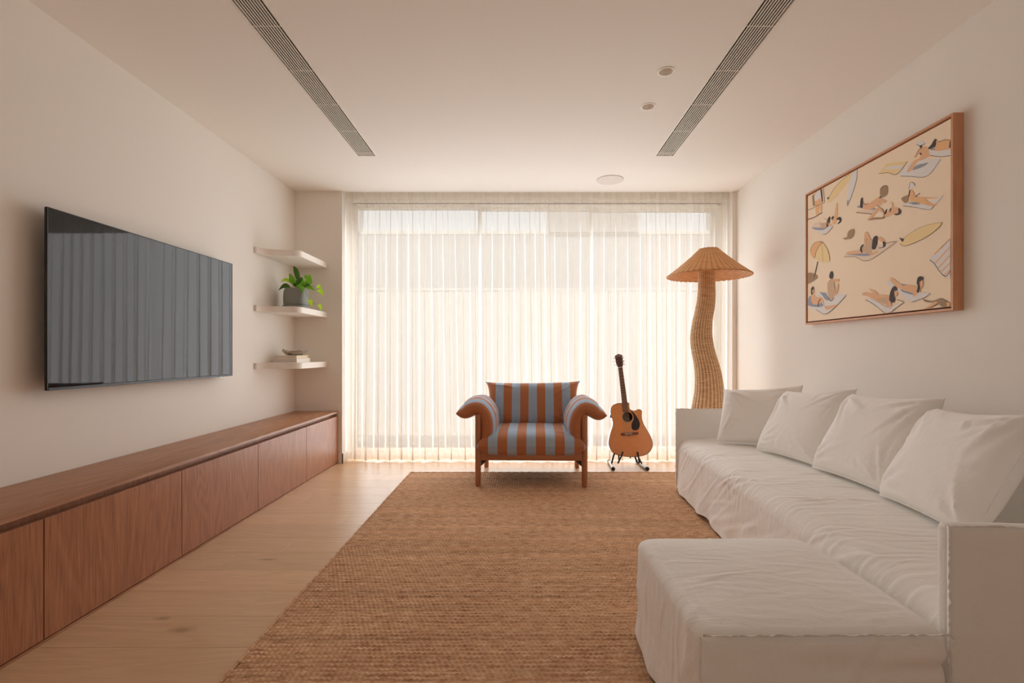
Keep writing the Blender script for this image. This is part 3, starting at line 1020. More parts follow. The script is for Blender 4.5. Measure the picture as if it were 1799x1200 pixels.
t = thing('ceiling_speaker', 'flat round pale speaker grille in the ceiling near the curtain', 'speaker', (0.841, 4.583, H))
G().lathe((0.841, 4.583, H), [(0.1235, 0.0), (0.1235, -0.004), (0.120, -0.006), (0.116, -0.0062)], 56, cap0=True, cap1=False).build('rim', M['speaker'], t)
G().lathe((0.841, 4.583, H), [(0.1155, -0.0058), (0.06, -0.0068), (0.002, -0.007)], 56, cap0=False).build('grille', M['speaker'], t)

# ------------------------------------------------------------------ cushions
def pillow_pts(W, Hh, T, n=34, pinch=0.06, pw=0.5, seed=1, wr=0.004, ear=0.0, bias=0.0, ex=3.2):
    """local grid (front, back): u right, v up, w thickness"""
    s = np.sin(np.linspace(-PI / 2, PI / 2, n)) * 0.55 + np.linspace(-1, 1, n) * 0.45
    U, V = np.meshgrid(s, s, indexing='ij')
    k = 1 - pinch * (1 - V * V)
    k2 = 1 - pinch * (1 - U * U)
    x = U * W * k * (1 + ear * (U * V) ** 8)
    yv = V * Hh * k2 * (1 + ear * (U * V) ** 8)
    th = T * (np.clip(1 - np.abs(U) ** ex, 0, 1) * np.clip(1 - np.abs(V - bias * (1 - V * V)) ** ex, 0, 1)) ** pw
    r = np.random.default_rng(seed)
    sp = []
    for su in (-1, 1):
        for sv in (-1, 1):
            for q in range(6):
                a = math.atan2(-sv * Hh, -su * W) + r.uniform(-0.75, 0.75)
                d = r.uniform(0.22, 0.5) * min(W, Hh)
                sp.append((su * W * 0.9 + d * math.cos(a), sv * Hh * 0.9 + d * math.sin(a), a, r.uniform(0.1, 0.24), r.uniform(0.008, 0.016), wr * r.uniform(0.5, 1.3), r.uniform(-0.6, 0.6)))
    for q in range(14):
        e = r.integers(0, 4)
        f = r.uniform(-0.85, 0.85)
        px, py, a = [(f * W, -Hh * 0.9, PI / 2), (f * W, Hh * 0.9, -PI / 2), (-W * 0.9, f * Hh, 0), (W * 0.9, f * Hh, PI)][e]
        a += r.uniform(-0.4, 0.4); d = r.uniform(0.02, 0.09)
        sp.append((px + d * math.cos(a), py + d * math.sin(a), a, r.uniform(0.05, 0.12), r.uniform(0.006, 0.012), wr * r.uniform(0.4, 1.0), r.uniform(-1, 1)))
    env = np.clip((1 - U ** 2) * (1 - V ** 2) * 6, 0, 1)
    hf = folds(x, yv, sp) * env + wr * 0.8 * wavy(x, yv, 16, seed + 50) * env
    hb = wr * wavy(x, yv, 14, seed + 90) * env
    return x, yv, th + hf, -(th + hb), U, V

def border(A):
    n = A.shape[0]
    return [A[i, 0] for i in range(n)] + [A[n - 1, j] for j in range(1, n)] + [A[i, n - 1] for i in range(n - 2, -1, -1)] + [A[0, j] for j in range(n - 2, 0, -1)]

def sofa_pillow(bl, br, tl, tr, T, label, seed, n=44):
    bl, br, tl, tr = map(np.array, (bl, br, tl, tr))
    x, yv, wf, wb, U, V = pillow_pts(0.28, 0.27, T, n, 0.04, 0.40, seed, 0.006, ear=0.01, bias=0.10)
    a = (x / 0.28 + 1) / 2; b = (yv / 0.27 + 1) / 2
    base = (bl[None, None] * ((1 - a) * (1 - b))[..., None] + br[None, None] * (a * (1 - b))[..., None]
            + tl[None, None] * ((1 - a) * b)[..., None] + tr[None, None] * (a * b)[..., None])
    nrm = np.cross((br - bl) + (tr - tl), (tl - bl) + (tr - br)); nrm = nrm / np.linalg.norm(nrm)
    sag = 0.012 * np.sin(a * PI * 1.0) * b
    base[..., 2] -= sag
    F, Bk = base + nrm * wf[..., None], base + nrm * wb[..., None]
    # soft bottom resting on the seat
    lim = 0.437
    for A in (F, Bk):
        A[..., 2] = np.where(A[..., 2] < lim, lim + (A[..., 2] - lim) * 0.08, A[..., 2])
    t = thing('throw_pillow', label, 'cushion', tuple((bl + br) / 2), 'white linen back cushions on the sofa')
    G().grid(F).grid(Bk, flip=True).build('cushion_cover', M['linen_smooth'], t, smooth=180)
    e = border(F)
    G().tube([tuple(p) for p in e], 0.0042, 6, closed=True).build('piping', M['linen_smooth'], t, smooth=180)
    return t

# ------------------------------------------------------------------ sofa
def box_bulge(x0, x1, y0, y1, z0, z1, r, name, par, xf, seed, mat, wr=0.003, n=(40, 40)):
    """upright upholstered panel: rounded box with slightly puffed, wrinkled faces"""
    g = bmesh.new()
    bmesh.ops.create_cube(g, size=1)
    for v in g.verts:
        v.co = Vector(((x0 + x1) / 2 + v.co.x * (x1 - x0), (y0 + y1) / 2 + v.co.y * (y1 - y0), (z0 + z1) / 2 + v.co.z * (z1 - z0)))
    bmesh.ops.bevel(g, geom=list(g.edges), offset=r, segments=3, profile=0.5, affect='EDGES')
    bmesh.ops.subdivide_edges(g, edges=[e for e in g.edges if e.calc_length() > 0.2], cuts=20, use_grid_fill=True)
    g.normal_update()
    co = np.array([v.co[:] for v in g.verts]); no = np.array([v.normal[:] for v in g.verts])
    h = wr * (wavy(co[:, 0] + co[:, 1], co[:, 2], 14, seed) + 0.6 * wavy(co[:, 0] + co[:, 1], co[:, 2] * 1.8, 40, seed + 1))
    co = co + no * h[:, None]
    g.verts.index_update()
    gg = G(xf).add(co.tolist(), [[v.index for v in f.verts] for f in g.faces])
    g.free()
    return gg.build(name, mat, par, smooth=180)

def flange(pts, dirv, w, name, par, xf, seed, mat):
    """a raw-edged flat seam standing off a corner"""
    P = np.array(pts, float); n = len(P)
    r = np.random.default_rng(seed)
    s = np.cumsum(np.r_[0, np.linalg.norm(np.diff(P, axis=0), axis=1)])
    ww = w * (1 + 0.35 * np.interp(s, np.linspace(0, s[-1], 40), r.uniform(-1, 1, 40)))
    d = np.array(dirv, float)
    d = np.repeat(d[None], n, 0) if d.ndim == 1 else d
    side = np.cross(np.gradient(P, axis=0), d); side /= np.maximum(np.linalg.norm(side, axis=1, keepdims=True), 1e-9)
    wob = 0.003 * np.interp(s, np.linspace(0, s[-1], 60), r.uniform(-1, 1, 60))
    rows = []
    for k, off in ((0, -0.0018), (0.5, -0.0018), (1, -0.0008), (1, 0.0008), (0.5, 0.0018), (0, 0.0018)):
        rows.append(P + d * (ww * k)[:, None] + side * (off + wob * k)[:, None])
    return G(xf).grid(np.array(rows), wu=True).build(name, mat, par, smooth=180)

def sofa():
    # local frame: x from the front edge back, y from the near arm to the far arm
    ang = math.radians(-3.0)
    xf = Matrix.Translation((1.118, 1.275, 0)) @ Matrix.Rotation(ang, 4, 'Z')
    Ls = 2.69
    t = thing('sofa', 'long white slipcovered linen sofa along the right wall', 'sofa', (1.6, 2.6, 0))
    r = np.random.default_rng(4)
    # seat and skirt: one draped cover
    zt_, rad, depth = 0.418, 0.085, 0.83
    prof = [(-0.016, 0.030), (-0.014, 0.055)] + [(-0.014 + 0.014 * k, 0.055 + (zt_ - rad - 0.055) * k) for k in np.linspace(0.05, 1, 24)]
    prof += [(rad * (1 - math.cos(a)), zt_ - rad + rad * math.sin(a)) for a in np.linspace(0.08, PI / 2, 16)]
    prof += [(rad + (depth - rad) * k, zt_ + 0.012 * math.sin(PI * k)) for k in np.linspace(0.03, 1, 46)]
    prof = np.array(prof)
    s = np.cumsum(np.r_[0, np.linalg.norm(np.diff(prof, axis=0), axis=1)])
    ny = 300
    y = np.linspace(0.045, Ls - 0.055, ny)
    S, Yg = np.meshgrid(s, y, indexing='ij')
    P = np.zeros(S.shape + (3,))
    P[..., 0] = prof[:, 0][:, None]; P[..., 2] = prof[:, 1][:, None]; P[..., 1] = Yg
    sp = []
    top0 = s[26]
    for k in range(120):     # folds running from the back cushions to the front edge
        y0 = r.uniform(0.05, Ls - 0.2)
        sp.append((r.uniform(top0 + 0.05, top0 + 0.62), y0, r.uniform(-0.30, 0.22), r.uniform(0.12, 0.36), r.uniform(0.006, 0.014), r.uniform(0.0012, 0.0036), r.uniform(-1.1, 0.5)))
    for k in range(36):      # diagonal pulls down the skirt
        sp.append((r.uniform(0.05, top0 + 0.1), r.uniform(0.3, Ls - 0.1), r.uniform(-1.35, -0.75), r.uniform(0.2, 0.42), r.uniform(0.008, 0.018), r.uniform(0.002, 0.0048), r.uniform(-0.3, 0.3)))
    Hf = folds(S, Yg, sp) + 0.003 * wavy(S, Yg, 9, 71)
    N = grid_normals(P)
    if N[40, 100, 2] < 0:
        N = -N
    P = P + N * Hf[..., None]
    hem = np.clip(1 - S / 0.16, 0, 1)
    P[..., 0] -= hem * (0.010 + 0.012 * np.sin(Yg * 21) * np.sin(Yg * 5 + 1))
    P[..., 2] += hem * 0.012 * np.sin(Yg * 13 + 2) * np.sin(Yg * 4)
    G(xf).grid(P, flip=True).build('seat_cover', M['linen'], t, smooth=180)
    G(xf).box(0.03, depth, 0.04, Ls - 0.05, 0.03, 0.30, 0.01).build('base', M['linen'], t)
    # arms: thin upright panels, the near one slightly raised off the skirt
    for (y0, y1, sd) in ((0.0, 0.042, 3), (Ls - 0.055, Ls, 9)):
        box_bulge(-0.012, depth + 0.03, y0, y1, 0.032, 0.655, 0.014, 'arm', t, xf, sd, M['linen'], 0.0022)
    box_bulge(depth - 0.02, depth + 0.05, 0.046, Ls - 0.06, 0.05, 0.655, 0.02, 'back', t, xf, 13, M['linen'], 0.003)
    # raw seams
    zz = np.linspace(0.655, 0.33, 50)
    flange([(-0.011, 0.003, z) for z in zz], (-0.35, -0.94, 0), 0.013, 'seam_flange', t, xf, 1, M['linen'])
    flange([(xx, 0.004, 0.652) for xx in np.linspace(-0.01, depth, 60)], (0, -0.9, 0.43), 0.006, 'seam_flange', t, xf, 2, M['linen'])
    flange([(-0.011, 0.004 - 0.0015 * i, z) for i, z in enumerate(np.linspace(0.33, 0.03, 30) * 1.0)], (-0.6, -0.8, 0), 0.008, 'seam_flange', t, xf, 6, M['linen'])
    flange([(-0.010, Ls - 0.052, z) for z in np.linspace(0.655, 0.05, 60)], (-0.8, -0.6, 0), 0.012, 'seam_flange', t, xf, 3, M['linen'])
    flange([(xx, Ls - 0.052, 0.652) for xx in np.linspace(-0.01, depth, 60)], (0, -0.75, 0.66), 0.010, 'seam_flange', t, xf, 4, M['linen'])
sofa()

def ottoman():
    xf = Matrix.Translation((0.763, 1.565, 0)) @ Matrix.Rotation(math.radians(0.4), 4, 'Z')
    hx, hy, zt_ = 0.319, 0.335, 0.405
    t = thing('ottoman', 'large square white linen ottoman in front of the sofa', 'ottoman', (0.775, 1.565, 0))
    nA = 280
    rows, ss = [], []
    # plan: rounded rectangle, softer at the far corners
    def plan(inset, rad, k):
        out = []
        for j in range(nA):
            a = 2 * PI * j / nA + PI / 4
            e = 14 if k else 14
            cx, sy = math.cos(a), math.sin(a)
            q = (abs(cx) ** e + abs(sy) ** e) ** (-1 / e)
            out.append((cx * q * (hx - inset), sy * q * (hy - inset)))
        return np.array(out)
    levels = [(-0.006, 0.034), (-0.005, 0.055), (-0.002, 0.10), (0.0, 0.16), (-0.002, 0.22), (-0.003, 0.28), (0.0, 0.345)]
    levels = [tuple(p) for p in spline(levels, 26)]
    rr = 0.036
    levels += [(rr * (1 - math.cos(a)), zt_ - rr + rr * math.sin(a)) for a in np.linspace(0.15, PI / 2, 10)]
    ins = list(np.linspace(rr + 0.012, 0.29, 26))
    P = []
    for i, z in levels:
        P.append(np.c_[plan(i, 0, 1), np.full(nA, z)])
    nlev = len(P)
    for i in ins:
        xy = plan(0, 0, 1)
        f = 1 - i / 0.30
        xy = xy * np.array([(hx - i * hx / 0.30), (hy - i * hy / 0.30)]) / np.array([hx, hy])
        P.append(np.c_[xy, np.full(nA, zt_ + 0.016 * (1 - f ** 2))])
    P = np.array(P)
    # near edge stands a little sharper and straighter, far edge rolls over
    far = smooth01(0.15, 0.335, P[..., 1])
    P[..., 2] -= far * smooth01(0.30, 0.41, P[..., 2]) * 0.008
    J = np.linspace(0, 1, nA, endpoint=False)[None, :].repeat(len(P), 0)
    s = np.cumsum(np.r_[0, np.linalg.norm(np.diff(P[:, 40], axis=0), axis=1)])[:, None].repeat(nA, 1)
    per = J * 2 * (hx + hy) * 2
    r = np.random.default_rng(12)
    sp = []
    for k in range(60):
        sp.append((r.uniform(0.05, 0.36), r.uniform(0, per.max()), r.uniform(-0.9, 0.9), r.uniform(0.08, 0.25), r.uniform(0.008, 0.018), r.uniform(0.001, 0.0034), r.uniform(-1, 1)))
    for k in range(26):     # long horizontal creases on the near face
        sp.append((r.uniform(0.06, 0.34), r.uniform(1.5, 2.2), PI / 2 + r.uniform(-0.12, 0.12), r.uniform(0.15, 0.35), r.uniform(0.008, 0.015), r.uniform(0.002, 0.005), r.uniform(-0.2, 0.2)))
    Hf = folds(s, per, sp)
    sp2 = []
    for k in range(30):
        sp2.append((r.uniform(-0.28, 0.25), r.uniform(-0.3, 0.1), r.uniform(-0.4, 0.4), r.uniform(0.06, 0.16), r.uniform(0.006, 0.012), r.uniform(0.0006, 0.002), r.uniform(-1, 1)))
    topm = (np.arange(len(P)) >= nlev)[:, None]
    Hf = np.where(topm, folds(P[..., 0], P[..., 1], sp2) * 1.0 + 0.0015 * wavy(P[..., 0], P[..., 1], 18, 5), Hf + 0.0022 * wavy(s, per, 14, 6))
    N = grid_normals(P)
    if N[-10, 10, 2] < 0:
        N = -N
    P = P + N * Hf[..., None]
    hem = np.clip(1 - s / 0.12, 0, 1)
    P[..., 2] += hem * 0.014 * np.sin(per * 17) * np.sin(per * 5 + 1)
    P[..., :2] *= (1 + (hem * 0.008 * np.sin(per * 31))[..., None])
    g = G(xf).grid(P, wv=True)
    n0 = (len(P) - 1) * nA
    g.f.append(tuple(n0 + j for j in range(nA))); g.mi.append(0)
    g.build('ottoman_cover', M['linen'], t, smooth=180)
    G(xf).box(-0.27, 0.27, -0.29, 0.29, 0.022, 0.32, 0.01).build('base', M['linen'], t)
    e = 0.004
    flange([(xx, -hy + 0.006, zt_ - 0.012) for xx in np.linspace(-hx + 0.012, hx - 0.006, 120)], (0, -0.80, 0.60), 0.012, 'seam_flange', t, xf, 21, M['linen'])
    flange([(-hx + 0.006 - 0.02 * k * k, -hy + 0.006 - 0.02 * k * k, zt_ - 0.015 - 0.36 * k) for k in np.linspace(0, 1, 80)], (-0.55, -0.83, 0), 0.009, 'seam_flange', t, xf, 22, M['linen'])
    flange([(hx - 0.006 + 0.016 * k * k, -hy + 0.006 - 0.02 * k * k, zt_ - 0.015 - 0.36 * k) for k in np.linspace(0, 1, 80)], (0.3, -0.95, 0), 0.010, 'seam_flange', t, xf, 23, M['linen'])
ottoman()

sofa_pillow((1.46, 3.66, 0.447), (1.90, 3.40, 0.447), (1.57, 3.79, 0.815), (2.02, 3.53, 0.865), 0.09, 'white cushion in the far sofa corner beside the lamp', 31)
sofa_pillow((1.62, 3.37, 0.447), (1.715, 2.83, 0.447), (1.81, 3.34, 0.835), (1.945, 2.86, 0.885), 0.09, 'white cushion second from the lamp end of the sofa', 32)
sofa_pillow((1.68, 2.83, 0.447), (1.695, 2.27, 0.447), (1.885, 2.80, 0.862), (1.965, 2.29, 0.885), 0.09, 'white cushion third from the lamp end of the sofa', 33)
sofa_pillow((1.665, 2.28, 0.447), (1.585, 1.73, 0.447), (1.865, 2.21, 0.845), (1.82, 1.70, 0.88), 0.095, 'white cushion nearest the viewer, by the near sofa arm', 34)

# ------------------------------------------------------------------ armchair
def armchair():
    xf = Matrix.Translation((0.1085, 4.385, 0)) @ Matrix.Rotation(math.radians(-1.7), 4, 'Z')
    t = thing('armchair', 'wooden armchair with brown and grey-blue striped cushions', 'armchair', (0.1085, 4.385, 0))
    lx, ly = 0.433, 0.355
    W_, WX = M['chair_wood'], M['chair_wood_x']
    for sx in (-1, 1):
        G(xf).lathe((sx * lx, -ly, 0), [(0.019, 0.0142), (0.0215, 0.018), (0.0235, 0.12), (0.0245, 0.30), (0.0245, 0.585), (0.022, 0.598)], 24).build('leg', W_, t)
        G(xf).lathe((sx * lx, ly, 0), [(0.019, 0.001), (0.0215, 0.005), (0.0235, 0.12), (0.0245, 0.30), (0.0235, 0.64), (0.020, 0.652)], 24).build('leg', W_, t)
        G(xf).box(sx * lx - 0.014, sx * lx + 0.014, -ly + 0.02, ly - 0.02, 0.225, 0.285, 0.005).build('side_rail', W_, t)
        G(xf).tube([(sx * lx, -ly + 0.01, 0.572), (sx * lx, 0, 0.576), (sx * lx, ly - 0.01, 0.58)], 0.018, 14).build('arm_rail', W_, t)
    G(xf).box(-lx + 0.02, lx - 0.02, -ly - 0.015, -ly + 0.015, 0.222, 0.290, 0.008).build('front_rail', WX, t)
    G(xf).box(-lx + 0.02, lx - 0.02, ly - 0.013, ly + 0.013, 0.225, 0.285, 0.006).build('back_rail', WX, t)
    G(xf).tube([(-lx, ly, 0.638), (lx, ly, 0.638)], 0.016, 14).build('top_rail', WX, t)
    for sx in (-1, 1):
        G(xf).prism([(0, 0), (0.05, 0), (0, -0.05)], lambda u, v, d, sx=sx: (sx * (lx - 0.024 - u), -ly + 0.002 + d, 0.223 + v), 0, 0.012).build('corner_bracket', M['black_metal'], t)
    for k in range(4):
        xx = -0.3 + 0.2 * k
        G(xf).box(xx - 0.03, xx + 0.03, ly - 0.02, ly - 0.014, 0.27, 0.64).build('back_strap', M['black_metal'], t, smooth=0)
    G(xf).box(-lx + 0.03, lx - 0.03, -ly + 0.02, ly - 0.02, 0.236, 0.256, 0.004).build('seat_deck', M['black_metal'], t)

    def cushion(W, Hh, T, fr, name, seed, pinch, pw, ear, n=60, wr=0.004, post=None, ex=3.2):
        x, yv, wf, wb, U, V = pillow_pts(W, Hh, T, n, pinch, pw, seed, wr, ear=ear, ex=ex)
        st = x
        o, du, dv, dw = map(np.array, fr)
        F = o + x[..., None] * du + yv[..., None] * dv + wf[..., None] * dw
        B = o + x[..., None] * du + yv[..., None] * dv + wb[..., None] * dw
        if post is not None:
            F, B = post(F), post(B)
        G(xf).grid(F, at=st).grid(B, at=st, flip=True).build(name, M['stripe'], t, smooth=180, attr='stripe')
    # seat: u across, v front to back
    def seatpost(A):
        A[..., 2] = np.where(A[..., 2] < 0.262, 0.262 + 0.1 * (A[..., 2] - 0.262), A[..., 2])
        return A
    cushion(0.432, 0.385, 0.105, ((0, -0.045, 0.352), (1, 0, 0), (0, 1, 0.015), (0, 0, 1)), 'seat_cushion', 41, 0.05, 0.42, 0.02, wr=0.005, post=seatpost, ex=6)
    # back: u across, v up, leaning
    la = math.radians(17)
    cushion(0.428, 0.222, 0.12, ((0.012, 0.275, 0.602), (1, 0, 0.012), (0, math.sin(la), math.cos(la)), (0, -math.cos(la), math.sin(la))), 'back_cushion', 42, 0.045, 0.45, 0.06, wr=0.006, ex=4.2)
    # arm cushions draped over the arm rails
    path = spline([(-0.046, 0.340), (-0.066, 0.42), (-0.070, 0.51), (-0.052, 0.585), (-0.005, 0.638), (0.060, 0.632), (0.115, 0.602), (0.178, 0.606)], 46)
    tang = np.gradient(path, axis=0); tang /= np.linalg.norm(tang, axis=1, keepdims=True)
    nor = np.c_[-tang[:, 1], tang[:, 0]]       # points to the inside/top of the curve
    for sx, droop, sd in ((-1, 0.0, 51), (1, -0.012, 52)):
        nv = 46
        v = np.sin(np.linspace(-PI / 2, PI / 2, nv)) * 0.6 + np.linspace(-1, 1, nv) * 0.4
        u = np.linspace(-1, 1, 46)
        U, V = np.meshgrid(u, v, indexing='ij')
        th = 0.075 * (np.clip(1 - np.abs(U) ** 4.5, 0, 1)) ** 0.62 * (np.clip(1 - np.abs(V) ** 5, 0, 1)) ** 0.42 * (0.88 + 0.12 * (1 - V ** 2))
        r = np.random.default_rng(sd)
        sp = [(r.uniform(-0.9, 0.9), r.uniform(-0.9, 0.9), PI / 2 + r.uniform(-0.4, 0.4), r.uniform(0.25, 0.7), r.uniform(0.04, 0.09), r.uniform(0.0015, 0.004), r.uniform(-0.4, 0.4)) for _ in range(24)]
        env = np.clip((1 - U ** 2) * (1 - V ** 2) * 5, 0, 1)
        hf = folds(U, V, sp) * env
        yy = -0.06 + 0.335 * V * (1 - 0.05 * (1 - U ** 2))
        lay = []
        for sgn in (1, -1):
            o_ = path[:, 0][:, None] + nor[:, 0][:, None] * (sgn * th + hf * (sgn > 0))
            z_ = path[:, 1][:, None] + nor[:, 1][:, None] * (sgn * th + hf * (sgn > 0)) 
            z_ = z_ + droop * smooth01(0.0, 0.17, o_) + 0.010 * (1 - V ** 2) * smooth01(-0.1, 0.05, o_)
            lay.append(np.stack([sx * (lx + o_), yy, z_], 2))
        st = yy + 0.395 - 0.1155 + 0.02
        G(xf).grid(lay[0], at=st).grid(lay[1], at=st, flip=True).build('arm_cushion', M['stripe'], t, smooth=180, attr='stripe')
armchair()

# ------------------------------------------------------------------ guitar and stand
def guitar():
    # drawing units of the body front (x right, y down) turned into metres about the tail pin
    tilt = math.atan2(68, 765)
    K = 1 / 884.0
    def loc(x, y):
        dx, dy = (x - 330) * K, (972 - y) * K
        return (dx * math.cos(tilt) + dy * math.sin(tilt), -dx * math.sin(tilt) + dy * math.cos(tilt))
    base = Vector((1.067, 4.715, 0.107))
    lean = math.radians(13.0)
    R = Matrix.Translation(base) @ Matrix.Rotation(math.radians(-4), 4, 'Z') @ Matrix.Rotation(-lean, 4, 'X') @ Matrix.Rotation(-tilt, 4, 'Y')
    t = thing('acoustic_guitar', 'acoustic cutaway guitar with cedar top leaning upright on the stand', 'guitar', base[:])
    raw = [(272, 518), (222, 523), (182, 546), (167, 585), (172, 630), (184, 675), (182, 715), (165, 765), (149, 825), (146, 875), (166, 922), (208, 955), (268, 969), (333, 972), (398, 967), (450, 953), (489, 924), (511, 880), (509, 832), (494, 790), (470, 745), (446, 700), (433, 660), (431, 625), (434, 596), (426, 576), (402, 571), (372, 584), (345, 578), (330, 560), (325, 516)]
    out = [loc(*p) for p in cspline(raw, 150)]
    f3 = lambda u, v, d: (u, d, v)
    D = 0.105
    cx0 = sum(p[0] for p in out) / len(out); cz0 = sum(p[1] for p in out) / len(out)
    sc = lambda k: [(cx0 + (x - cx0) * k, cz0 + (z - cz0) * k) for x, z in out]
    # sides, back, top
    g = G(R)
    rows = [[(x, d, z) for x, z in out] for d in (0.0, D)]
    g.grid(rows, wv=True)
    g.add([(x, D, z) for x, z in out], [tuple(range(len(out)))])
    g.build('body_shell', M['g_side'], t, smooth=50)
    # top with the sound hole
    bm = bmesh.new()
    hc, hr = loc(311, 637), 0.049
    for lp in (sc(0.992), [(hc[0] + hr * math.cos(2 * PI * i / 40), hc[1] + hr * math.sin(2 * PI * i / 40)) for i in range(40)]):
        vs = [bm.verts.new((x, -0.0008, z)) for x, z in lp]
        for i in range(len(vs)):
            bm.edges.new((vs[i], vs[(i + 1) % len(vs)]))
    bmesh.ops.triangle_fill(bm, use_beauty=True, edges=list(bm.edges), normal=(0, -1, 0))
    bm.verts.index_update()
    G(R).add([v.co[:] for v in bm.verts], [[v.index for v in f.verts] for f in bm.faces]).build('soundboard', M['g_top'], t, smooth=0)
    bm.free()
    g = G(R)
    a, b = sc(1.004), sc(0.988)
    g.grid([[(x, 0.004, z) for x, z in a], [(x, -0.002, z) for x, z in a], [(x, -0.002, z) for x, z in b], [(x, 0.0, z) for x, z in b]], wv=True)
    g.build('binding', M['g_bind'], t, smooth=30)
    # rosette
    g = G(R)
    ring = lambda r, d: [(hc[0] + r * math.cos(2 * PI * i / 40), d, hc[1] + r * math.sin(2 * PI * i / 40)) for i in range(40)]
    g.grid([ring(hr - 0.001, 0.0), ring(hr, -0.0018), ring(hr + 0.009, -0.0018), ring(hr + 0.010, 0.0)], wv=True).build('rosette', M['g_rosette'], t)
    # pickguard
    pg = [loc(*p) for p in cspline([(334, 583), (362, 600), (392, 640), (410, 680), (411, 712), (396, 742), (370, 750), (346, 741), (341, 712), (349, 680), (362, 655), (360, 622), (347, 600)], 60)]
    G(R).prism(pg, f3, -0.003, -0.0006).build('pickguard', M['g_dark'], t, smooth=30)
    # bridge, saddle, pins
    b1, b2 = loc(250, 781), loc(397, 781)
    by = (b1[1] + b2[1]) / 2
    brd = [(b1[0], by - 0.012), (b1[0] + 0.05, by - 0.013), (0.0, by - 0.019), (b2[0] - 0.05, by - 0.013), (b2[0], by - 0.012), (b2[0], by + 0.012), (b1[0], by + 0.012)]
    br = G(R).prism(brd, f3, -0.010, -0.0006).build('bridge', M['g_neck'], t, smooth=30)
    G(R).box(-0.038, 0.038, -0.013, -0.010, by + 0.001, by + 0.005).build('saddle', M['g_ivory'], br, smooth=0)
    for i in range(6):
        G(R).lathe((0, 0, 0), [(0.0028, 0.0), (0.0022, 0.004)], 10).v
        gx = -0.0275 + 0.011 * i
        gg = G(R)
        gg.tube([(gx, -0.010, by - 0.007), (gx, -0.0135, by - 0.007)], 0.0026, 8)
        gg.build('bridge_pin', M['g_ivory'], br)
    # neck with fretboard
    nut = loc(262, 207)[1]; heel = loc(272, 518)[1]; fend = loc(308, 592)[1]
    hw = lambda z: 0.0215 + (0.028 - 0.0215) * (nut - z) / (nut - fend)
    g = G(R)
    P = []
    for z in np.linspace(heel - 0.02, nut, 14):
        w = hw(z) * 0.98
        P.append([(w * math.cos(a), -0.001 + 0.021 * math.sin(a), z) for a in np.linspace(0, PI, 9)])
    g.grid(P).build('neck', M['g_side'], t, smooth=60)
    fb = G(R)
    fb.prism([(-hw(fend), fend), (hw(fend), fend), (hw(nut), nut), (-hw(nut), nut)], f3, -0.008, -0.0009)
    fbo = fb.build('fretboard', M['g_neck'], t, smooth=0)
    scale_l = nut - by
    for i in range(1, 21):
        z = nut - scale_l * (1 - 2 ** (-i / 12))
        if z < fend + 0.005:
            break
        G(R).box(-hw(z), hw(z), -0.0092, -0.0078, z - 0.0012, z + 0.0012).build('fret', M['fret'], fbo, smooth=0)
    G(R).box(-0.0215, 0.0215, -0.0105, 0.004, nut, nut + 0.006).build('nut', M['g_ivory'], t, smooth=0)
    for i in range(6):
        gx0, gx1 = -0.0275 + 0.011 * i, -0.017 + 0.0068 * i
        G(R).tube([(gx0, -0.0135, by + 0.003), (gx1, -0.0110, nut + 0.003)], 0.0007, 5).build('string', M['string'], t)
    # headstock tipped back
    HR = R @ Matrix.Translation((0, 0, nut + 0.006)) @ Matrix.Rotation(math.radians(-9), 4, 'X')
    hs = [(-0.021, 0.0), (-0.033, 0.022), (-0.0355, 0.06), (-0.0375, 0.122), (-0.026, 0.128), (-0.016, 0.134), (0.0, 0.1375), (0.016, 0.134), (0.026, 0.128), (0.0375, 0.122), (0.0355, 0.06), (0.033, 0.022), (0.021, 0.0)]
    hso = G(HR).prism(hs, f3, -0.006, 0.009).build('headstock', M['g_head'], t, smooth=25)
    for i in range(3):
        for sx in (-1, 1):
            z = 0.028 + 0.035 * i
            p = G(HR).tube([(sx * 0.024, -0.006, z), (sx * 0.024, -0.015, z)], [0.0055, 0.0045], 10).build('tuning_post', M['chrome'], hso)
            g = G(HR).tube([(sx * 0.030, 0.004, z), (sx * 0.046, 0.004, z)], 0.0022, 8)
            g.tube([(sx * 0.045, 0.004, z - 0.007), (sx * 0.048, 0.004, z), (sx * 0.045, 0.004, z + 0.007)], [0.003, 0.0055, 0.003], 8)
            g.build('tuning_peg', M['chrome'], hso)
    # gilt script on the headstock
    cu = bpy.data.curves.new('headstock_lettering', 'FONT')
    cu.body = 'Fender'
    cu.size = 0.019
    cu.shear = 0.3
    cu.align_x = 'CENTER'
    cu.extrude = 0.0003
    cu.materials.append(M['g_ivory'])
    tmp = bpy.data.objects.new('lettering_source', cu)
    COL.objects.link(tmp)
    dg = bpy.context.evaluated_depsgraph_get()
    lme = bpy.data.meshes.new_from_object(tmp.evaluated_get(dg))
    bpy.data.objects.remove(tmp)
    lo = bpy.data.objects.new('headstock_lettering', lme)
    COL.objects.link(lo)
    lo.matrix_basis = HR @ Matrix.Translation((0, -0.0066, 0.113)) @ Matrix.Rotation(math.radians(6), 4, 'Y') @ Matrix.Rotation(PI / 2, 4, 'X')
    adopt(lo, hso)
    # end pin, side control plate
    G(R).tube([(0, D * 0.5, 0.0), (0, D * 0.5, -0.012)], [0.005, 0.007], 10).build('strap_button', M['black'], t)
    G(R).box(-0.1500, -0.1420, 0.025, 0.055, 0.385, 0.415, 0.002).build('control_plate', M['black'], t)
guitar()

